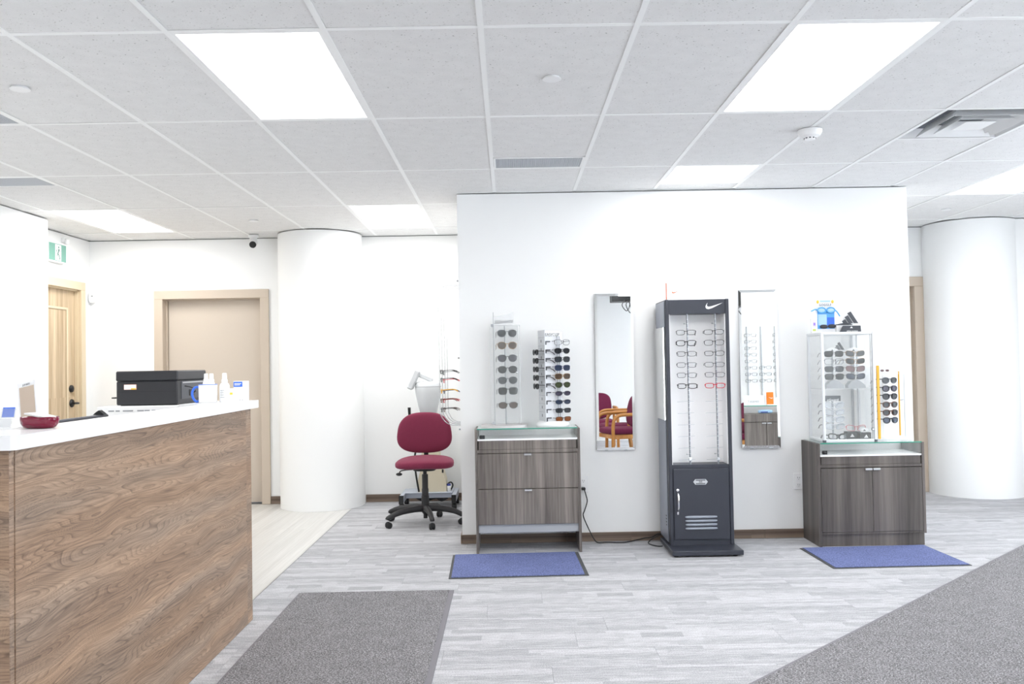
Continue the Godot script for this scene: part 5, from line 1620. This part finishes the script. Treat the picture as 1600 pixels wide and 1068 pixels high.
func build_counter_things():
	var T := 1.183
	# carton and printer behind the counter
	var c := thing("carton", "white printed carton under the black printer", "box", Vector3(-1.955, 0.75, -4.83))
	box("body", Vector3(-0.222, 0, -0.28), Vector3(0.20, 0.418, 0.28), M.white_matte, c, 0.003)
	for k in 9:
		var bw: float = [0.03, 0.022, 0.04, 0.016, 0.035, 0.028, 0.02, 0.034, 0.026][k]
		box("print_mark", Vector3(-0.16 + 0.038 * k, 0.392, 0.2802), Vector3(-0.16 + 0.038 * k + bw, 0.399, 0.2808), M.inklight, c)
	var p := thing("printer", "black inkjet printer with a warning sticker on its side", "printer", Vector3(-1.94, 1.168, -4.84))
	var s := st()
	bx(s, Vector3(-0.168, 0.004, -0.215), Vector3(0.160, 0.132, 0.215), 0.006)
	part("body", s, M.printer, p)
	s = st()
	bx(s, Vector3(-0.170, 0.1325, -0.217), Vector3(0.163, 0.186, 0.217), 0.006)
	part("scanner_lid", s, M.printer, p)
	box("seam", Vector3(-0.165, 0.0745, 0.2150), Vector3(0.15, 0.0765, 0.2156), M.black, p)
	box("feet", Vector3(-0.15, 0.0, -0.2), Vector3(0.15, 0.004, 0.2), M.black, p)
	var st1 := box("sticker", Vector3(-0.125, 0.088, 0.2152), Vector3(-0.060, 0.114, 0.2158), M.white, p, 0.0, "white and yellow sticker")
	box("sticker_corner", Vector3(-0.088, 0.088, 0.2158), Vector3(-0.061, 0.095, 0.2161), M.yellow, st1)
	box("sticker_edge", Vector3(-0.126, 0.087, 0.2150), Vector3(-0.059, 0.115, 0.2154), M.orange, st1)
	box("rear_plate", Vector3(0.1602, 0.03, -0.17), Vector3(0.1625, 0.128, 0.16), M.printer_back, p)
	box("rear_slot", Vector3(0.1625, 0.116, -0.16), Vector3(0.166, 0.123, 0.15), M.silver, p)
	box("socket", Vector3(0.1625, 0.045, -0.02), Vector3(0.165, 0.08, 0.05), M.black, p)
	tubep("cable", spline([Vector3(0.166, 0.1, 0.12), Vector3(0.19, 0.09, 0.08), Vector3(0.19, 0.07, 0.03), Vector3(0.166, 0.06, 0.01)], 5), 0.003, M.black, p)
	box("output_tab", Vector3(-0.20, 0.040, 0.16), Vector3(-0.1685, 0.047, 0.20), M.black, p, 0.001)
	# monitor behind the counter
	var m := thing("monitor", "dark computer monitor just showing above the reception counter", "monitor", Vector3(-1.90, 0.75, -3.82))
	box("screen", Vector3(-0.03, 0.12, -0.27), Vector3(0.0, 0.404, 0.27), M.charcoal, m, 0.004)
	s = st()
	tube(s, [Vector3(-0.005, 0.02, 0), Vector3(0.015, 0.2, 0)], 0.02, 10)
	bx(s, Vector3(-0.10, 0, -0.12), Vector3(0.06, 0.018, 0.12), 0.003)
	part("stand", s, M.black, m)
	var w := thing("webcam", "small black webcam perched on the monitor", "webcam", Vector3(-1.915, 1.1545, -4.03))
	s = st()
	prism(s, [Vector2(-0.024, 0), Vector2(0.03, 0), Vector2(0.016, 0.012), Vector2(0.004, 0.021), Vector2(-0.008, 0.014)], -0.016, 0.016)
	part("body", s, M.black_soft, w)
	# mug with bottles
	var mug := thing("mug", "white mug with a blue handle on the reception counter", "mug", Vector3(-1.572, T, -4.50))
	s = st()
	lathe(s, [Vector2(0, 0.001), Vector2(0.043, 0.001), Vector2(0.046, 0.005), Vector2(0.047, 0.094), Vector2(0.0455, 0.096), Vector2(0.043, 0.094), Vector2(0.042, 0.008), Vector2(0, 0.008)], Vector3.ZERO, 36)
	part("body", s, M.white, mug)
	s = st()
	lathe(s, [Vector2(0.0472, 0.093), Vector2(0.0475, 0.0955), Vector2(0.0455, 0.0965)], Vector3.ZERO, 36)
	part("rim_line", s, M.blue, mug, "blue rim line")
	s = st()
	tube(s, spline([Vector3(-0.045, 0.082, 0), Vector3(-0.066, 0.080, 0.004), Vector3(-0.080, 0.058, 0.004), Vector3(-0.078, 0.03, 0.004), Vector3(-0.062, 0.008, 0.004), Vector3(-0.044, 0.010, 0)], 5), 0.0065, 10)
	part("handle", s, M.blue, mug, "blue handle")
	for k in 2:
		var b := thing("dropper_bottle", ["white spray bottle standing in the mug on the handle side", "white spray bottle standing in the mug beside the lone bottle"][k], "bottle", Vector3([-1.587, -1.552][k], T + 0.008, [-4.515, -4.495][k]), 0.0, "spray bottles in the mug")
		s = st()
		lathe(s, [Vector2(0, 0), Vector2(0.017, 0), Vector2(0.017, 0.092), Vector2(0.013, 0.105), Vector2(0, 0.105)], Vector3.ZERO, 20)
		part("body", s, M.white, b)
		s = st()
		lathe(s, [Vector2(0.0135, 0.105), Vector2(0.0135, 0.112), Vector2(0.0105, 0.116), Vector2(0.0095, 0.143), Vector2(0, 0.144)], Vector3.ZERO, 20)
		part("cap", s, M.white_matte, b)
	var b3 := thing("spray_bottle", "white spray bottle with grey print standing beside the mug", "bottle", Vector3(-1.492, T, -4.52))
	s = st()
	lathe(s, [Vector2(0, 0), Vector2(0.024, 0), Vector2(0.026, 0.004), Vector2(0.026, 0.082), Vector2(0.022, 0.096), Vector2(0.014, 0.103), Vector2(0, 0.103)], Vector3.ZERO, 28)
	part("body", s, M.white, b3)
	s = st()
	lathe(s, [Vector2(0.016, 0.103), Vector2(0.016, 0.116), Vector2(0.0125, 0.122), Vector2(0.011, 0.152), Vector2(0, 0.153)], Vector3.ZERO, 24)
	part("cap", s, M.white_matte, b3)
	for k in 5: box("print_line", Vector3(-0.013, 0.025 + k * 0.009, 0.0245), Vector3(0.008 - 0.004 * (k % 2), 0.0275 + k * 0.009, 0.0268), M.inklight, b3)
	var bb := thing("medicine_box", "white carton with a blue label behind the small boxes on the counter", "box", Vector3(-1.432, T, -4.61))
	box("body", Vector3(-0.036, 0, -0.025), Vector3(0.034, 0.108, 0.02), M.white, bb, 0.001)
	box("label_print", Vector3(-0.035, 0.078, 0.02), Vector3(0.012, 0.105, 0.0206), M.blue, bb)
	for k in 2: box("print_mark", Vector3(-0.03, 0.086 + 0.007 * k, 0.0207), Vector3(0.0 + 0.006 * k, 0.0895 + 0.007 * k, 0.0211), M.white, bb)
	bb = thing("medicine_box", "low white carton with yellow print next to the spray bottle", "box", Vector3(-1.455, T, -4.555))
	box("body", Vector3(-0.032, 0, -0.018), Vector3(0.032, 0.070, 0.018), M.white, bb, 0.001)
	box("label_print", Vector3(-0.028, 0.038, 0.018), Vector3(0.0, 0.05, 0.0186), M.yellow, bb)
	bb = thing("medicine_box", "flat white carton at the counter end", "box", Vector3(-1.418, T, -4.56))
	box("body", Vector3(-0.02, 0, -0.02), Vector3(0.026, 0.022, 0.02), M.white, bb, 0.001)
	for k in 3: box("label_print", Vector3(-0.015 + 0.012 * k, 0.008, 0.02), Vector3(-0.008 + 0.012 * k, 0.011, 0.0206), M.inklight, bb)
	# burgundy card dish
	var d := thing("card_dish", "glossy burgundy oval dish holding white cards on the counter", "dish", Vector3(-1.478, T, -2.715), -0.25)
	s = st()
	var n := 40
	var lay := [[0.62, 0.0], [0.82, 0.003], [0.95, 0.014], [1.0, 0.027], [0.99, 0.036], [0.955, 0.036], [0.93, 0.026], [0.86, 0.014], [0.7, 0.008], [0.0, 0.006]]
	s.set_smooth_group(1)
	for q in lay.size() - 1:
		for k in n:
			var pts := []
			for e in [[q, k], [q, k + 1], [q + 1, k + 1], [q + 1, k]]:
				var a: float = TAU * e[1] / n
				var rr: float = lay[e[0]][0]
				pts.append(Vector3(0.062 * rr * spow(cos(a), 0.8), lay[e[0]][1], 0.038 * rr * spow(sin(a), 0.8)))
			var mid: Vector3 = (pts[0] + pts[2]) * 0.5
			var out := Vector3(mid.x, -0.02, mid.z) if q < 4 else Vector3(-mid.x, 0.04, -mid.z)
			poly(s, pts, out)
	part("bowl", s, M.tray, d)
	var cs := thing("card_stack", "stack of white cards lying in the burgundy dish", "cards", Vector3(-1.474, T + 0.038, -2.715), -0.30)
	cs.rotation.z = -0.16
	for k in 3: box("card", Vector3(-0.040, k * 0.0016, -0.025), Vector3(0.040, 0.0013 + k * 0.0016, 0.027), M.white_matte, cs)
	# leaning counter mirror; its beige reflection is painted as a matte face
	var f := thing("counter_mirror", "white framed counter mirror leaning back, its beige reflection painted on", "stand", Vector3(-1.60, T, -2.875), -0.12)
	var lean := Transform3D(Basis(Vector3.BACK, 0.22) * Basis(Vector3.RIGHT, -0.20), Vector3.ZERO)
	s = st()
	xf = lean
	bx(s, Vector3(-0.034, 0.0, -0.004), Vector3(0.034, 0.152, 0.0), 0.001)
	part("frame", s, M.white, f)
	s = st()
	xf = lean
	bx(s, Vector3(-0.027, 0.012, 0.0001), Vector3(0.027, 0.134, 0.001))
	part("face", s, M.tan, f, "beige painted reflection")
	var lt := lettering("J·F·REY", 0.006, M.inklight, f, lean * Vector3(0, 0.141, 0.0012), Vector3.ZERO, "Droid Sans", 700)
	lt.basis = lean.basis
	s = st()
	xf = Transform3D(Basis(Vector3.BACK, 0.22), Vector3.ZERO)
	prism(s, [Vector2(-0.034, 0.0), Vector2(-0.030, 0.0), Vector2(-0.030, 0.135), Vector2(-0.034, 0.135)], -0.06, -0.028)
	part("easel", s, M.casegrey, f)
	# card holder
	var h := thing("card_holder", "clear acrylic holder with white and blue cards at the counter corner", "card holder", Vector3(-1.592, T, -2.70), 0.12)
	box("base", Vector3(-0.06, 0, -0.045), Vector3(0.05, 0.004, 0.03), M.acrylic, h)
	for k in 2:
		for q in 2:
			s = st()
			xf = Transform3D(Basis(Vector3.RIGHT, -0.35), Vector3(-0.032 + q * 0.050, 0.004 + k * 0.030, 0.02 - k * 0.026))
			bx(s, Vector3(-0.022, 0, 0), Vector3(0.022, 0.030, 0.0016))
			part("pocket", s, M.acrylic, h)
			s = st()
			xf = Transform3D(Basis(Vector3.RIGHT, -0.35), Vector3(-0.032 + q * 0.050, 0.006 + k * 0.030, 0.018 - k * 0.026))
			bx(s, Vector3(-0.018, 0, 0), Vector3(0.018, 0.032, 0.0012))
			part("card", s, M.white_matte if not (k == 1 and q == 1) else M.blue, h)

# a wooden waiting chair facing +z, arms bent from one piece with the front legs
func waiting_chair(label: String, at: Vector3, turn: float):
	var o := thing("waiting_chair", label, "chair", at, turn, "waiting chairs with plum seats and bent wood arms")
	if not cache.has("wc_seat"):
		var s := st()
		xf = Transform3D(Basis(Vector3.RIGHT, -PI / 2), Vector3(0, 0.42, 0.02))
		cushion(s, Vector3.ZERO, Vector3(0.25, 0.25, 0.048), 7, 4.5, 0, 0.03, 40, 12)
		cache.wc_seat = mesh(s)
		s = st()
		xf = Transform3D(Basis(Vector3.RIGHT, -0.22), Vector3(0, 0.67, -0.235))
		cushion(s, Vector3.ZERO, Vector3(0.245, 0.215, 0.035), 3.2, 3.5, 0.03, 0.03, 40, 12)
		cache.wc_back = mesh(s)
		for sg in [-1.0, 1.0]:
			s = st()
			tube(s, spline([Vector3(sg * 0.285, 0, 0.27), Vector3(sg * 0.285, 0.30, 0.265), Vector3(sg * 0.285, 0.50, 0.26), Vector3(sg * 0.285, 0.595, 0.235), Vector3(sg * 0.285, 0.64, 0.17), Vector3(sg * 0.285, 0.65, 0.05), Vector3(sg * 0.285, 0.645, -0.24)], 6), 0.024, 12)
			cache["wc_arm%d" % sg] = mesh(s)
			s = st()
			tube(s, [Vector3(sg * 0.285, 0, -0.28), Vector3(sg * 0.285, 0.40, -0.22), Vector3(sg * 0.285, 0.66, -0.26)], 0.022, 10)
			cache["wc_leg%d" % sg] = mesh(s)
		s = st()
		bx(s, Vector3(-0.275, 0.32, 0.22), Vector3(0.275, 0.375, 0.245), 0.003)
		bx(s, Vector3(-0.275, 0.32, -0.235), Vector3(0.275, 0.375, -0.21), 0.003)
		for sg in [-1.0, 1.0]: bx(s, Vector3(sg * 0.268 - 0.011, 0.32, -0.21), Vector3(sg * 0.268 + 0.011, 0.375, 0.22), 0.003)
		cache.wc_apron = mesh(s)
	part("seat", cache.wc_seat, M.plum, o)
	part("backrest", cache.wc_back, M.plum, o)
	for sg in [-1, 1]:
		part("arm", cache["wc_arm%d" % sg], M.honey, o, "bent honey wood arm and front leg")
		part("leg", cache["wc_leg%d" % sg], M.honey, o)
	part("apron", cache.wc_apron, M.honey, o)

func build_waiting_area():
	waiting_chair("plum waiting chair with honey wood arms standing end-on to the tall mirror", Vector3(1.58, 0, -0.98), -1.86)
	waiting_chair("plum waiting chair with honey wood arms next in the row behind the end-on chair", Vector3(1.64, 0, -0.2), -1.70)
	waiting_chair("plum waiting chair with honey wood arms facing the tall mirror", Vector3(1.44, 0, 0.9), PI)
	# black equipment box under the ceiling with loose cables
	var o := thing("ceiling_equipment", "black equipment box under the ceiling with loose cables hanging", "equipment", Vector3(1.92, 2.315, 0.35))
	box("body", Vector3(-0.30, 0.0, -0.15), Vector3(0.25, 0.33, 0.15), M.black, o, 0.006)
	box("hanger", Vector3(-0.05, 0.33, -0.02), Vector3(0.05, 0.349, 0.02), M.black, o)
	for k in 5:
		var x := -0.10 + k * 0.062
		tubep("cable", spline([Vector3(x, 0.02, -0.16), Vector3(x - 0.05, -0.06, -0.17), Vector3(x + 0.02, -0.15 - 0.035 * (k % 3), -0.17), Vector3(x + 0.07, -0.05, -0.17), Vector3(x + 0.03, 0.04, -0.16)], 5), 0.0065, M.black, o, 6)

func build_reflected_display():
	# a display wall and cabinet out of view, seen in the right-hand mirror; it faces -z
	var w := setting("wall_display", "short white display wall out of view that the right mirror shows", "wall")
	box("wall_face", Vector3(2.35, 0, -2.78), Vector3(4.6, CEIL - 0.007, -2.63), M.wall, w)
	var o := thing("display_cabinet", "grey wood two-door cabinet against the display wall, seen in the mirror", "cabinet", Vector3(2.96, 0, -2.78), PI)
	# local +z faces the mirror
	box("carcass", Vector3(-0.38, 0.09, 0.002), Vector3(0.38, 0.80, 0.34), M.greywood, o)
	box("plinth", Vector3(-0.37, 0, 0.002), Vector3(0.37, 0.09, 0.33), M.greywood, o)
	for sg in [-1.0, 1.0]:
		var d := box("door", Vector3(min(sg * 0.002, sg * 0.378), 0.11, 0.34), Vector3(max(sg * 0.002, sg * 0.378), 0.70, 0.358), M.greywood, o, 0.001)
		tab_handle(d, sg * 0.03, 0.05, 0.698, 0.358)
	box("rail", Vector3(-0.38, 0.71, 0.34), Vector3(0.38, 0.80, 0.354), M.greywood, o)
	for sg in [-1.0, 1.0]: box("side_panel", Vector3(sg * 0.371 - 0.009, 0.80, 0.002), Vector3(sg * 0.371 + 0.009, 0.888, 0.356), M.greywood, o)
	box("show_back", Vector3(-0.36, 0.80, 0.002), Vector3(0.36, 0.885, 0.012), M.white, o)
	box("glass_top", Vector3(-0.38, 0.888, 0.002), Vector3(0.38, 0.896, 0.36), M.glass_top, o)
	box("glass_edge", Vector3(-0.38, 0.888, 0.3602), Vector3(0.38, 0.896, 0.3612), M.teal, o, 0.0, "green glass edge")
	var s := st()
	var b := thing("frame_case", "blue and white spectacle case inside the mirrored cabinet top", "box", Vector3(2.985, 0.80, -3.02))
	cushion(s, Vector3(0, 0.022, 0), Vector3(0.085, 0.021, 0.03), 4, 3, 0, 0, 28, 10)
	part("body", s, M.paleblue, b)
	box("label_print", Vector3(-0.06, 0.01, -0.033), Vector3(0.02, 0.022, -0.029), M.navy, b)
	b = thing("brand_plate", "white sign block with grey lettering on the mirrored cabinet", "sign", Vector3(2.86, 0.896, -2.98), PI)
	box("block", Vector3(-0.14, 0, -0.01), Vector3(0.14, 0.115, 0.01), M.white, b, 0.002)
	lettering("cerezo !", 0.026, M.inklight, b, Vector3(0, 0.045, 0.011))
	b = thing("orange_card", "orange sign card with a white tick on the mirrored cabinet", "sign", Vector3(3.05, 0.896, -3.0), PI)
	box("card", Vector3(-0.04, 0.008, -0.01), Vector3(0.04, 0.15, 0.01), M.orange, b, 0.002)
	box("foot", Vector3(-0.04, 0, -0.02), Vector3(0.04, 0.008, 0.02), M.white, b)
	s = st()
	swoosh(s, 0.05, 0.001)
	var e := part("emblem", s, M.white, b)
	e.position = Vector3(-0.028, 0.075, 0.0105)
	# frames on the display wall
	var rows := 8
	for c in 4:
		var x: float = [2.86, 3.03, 3.20, 2.69][c]
		var bar := thing("frame_rail", "slim clear spectacle rail on the display wall, %s of four" % ["second", "third", "fourth", "first"][c], "display rack", Vector3(x, 0.98, -2.78))
		box("strip", Vector3(-0.006, 0, -0.012), Vector3(0.006, 0.85, -0.001), M.acrylic_line, bar)
		for r in rows:
			if c == 1 and r < 5: continue
			var y := 1.72 - r * 0.077
			box("peg", Vector3(-0.003, y - 0.98, -0.15), Vector3(0.003, y - 0.974, -0.012), M.acrylic_line, bar)
			var rm: Material = M.rim_navy if (c == 0 and r == 6) else (M.rim_black if (r == 7 or r < 2) else M.rim_grey)
			spectacles("spectacles", "%s spectacles on the display wall shown in the mirror, rail %s, %s row" % ["navy" if rm == M.rim_navy else ("black" if rm == M.rim_black else "grey"), ["two", "three", "four", "one"][c], ORD[r]], "glasses", "spectacles on the mirrored display wall", Vector3(x, y, -2.935), PI + 0.25, "rect", rm, M.lens_clear, 0.134, 0.036, 0.0015)
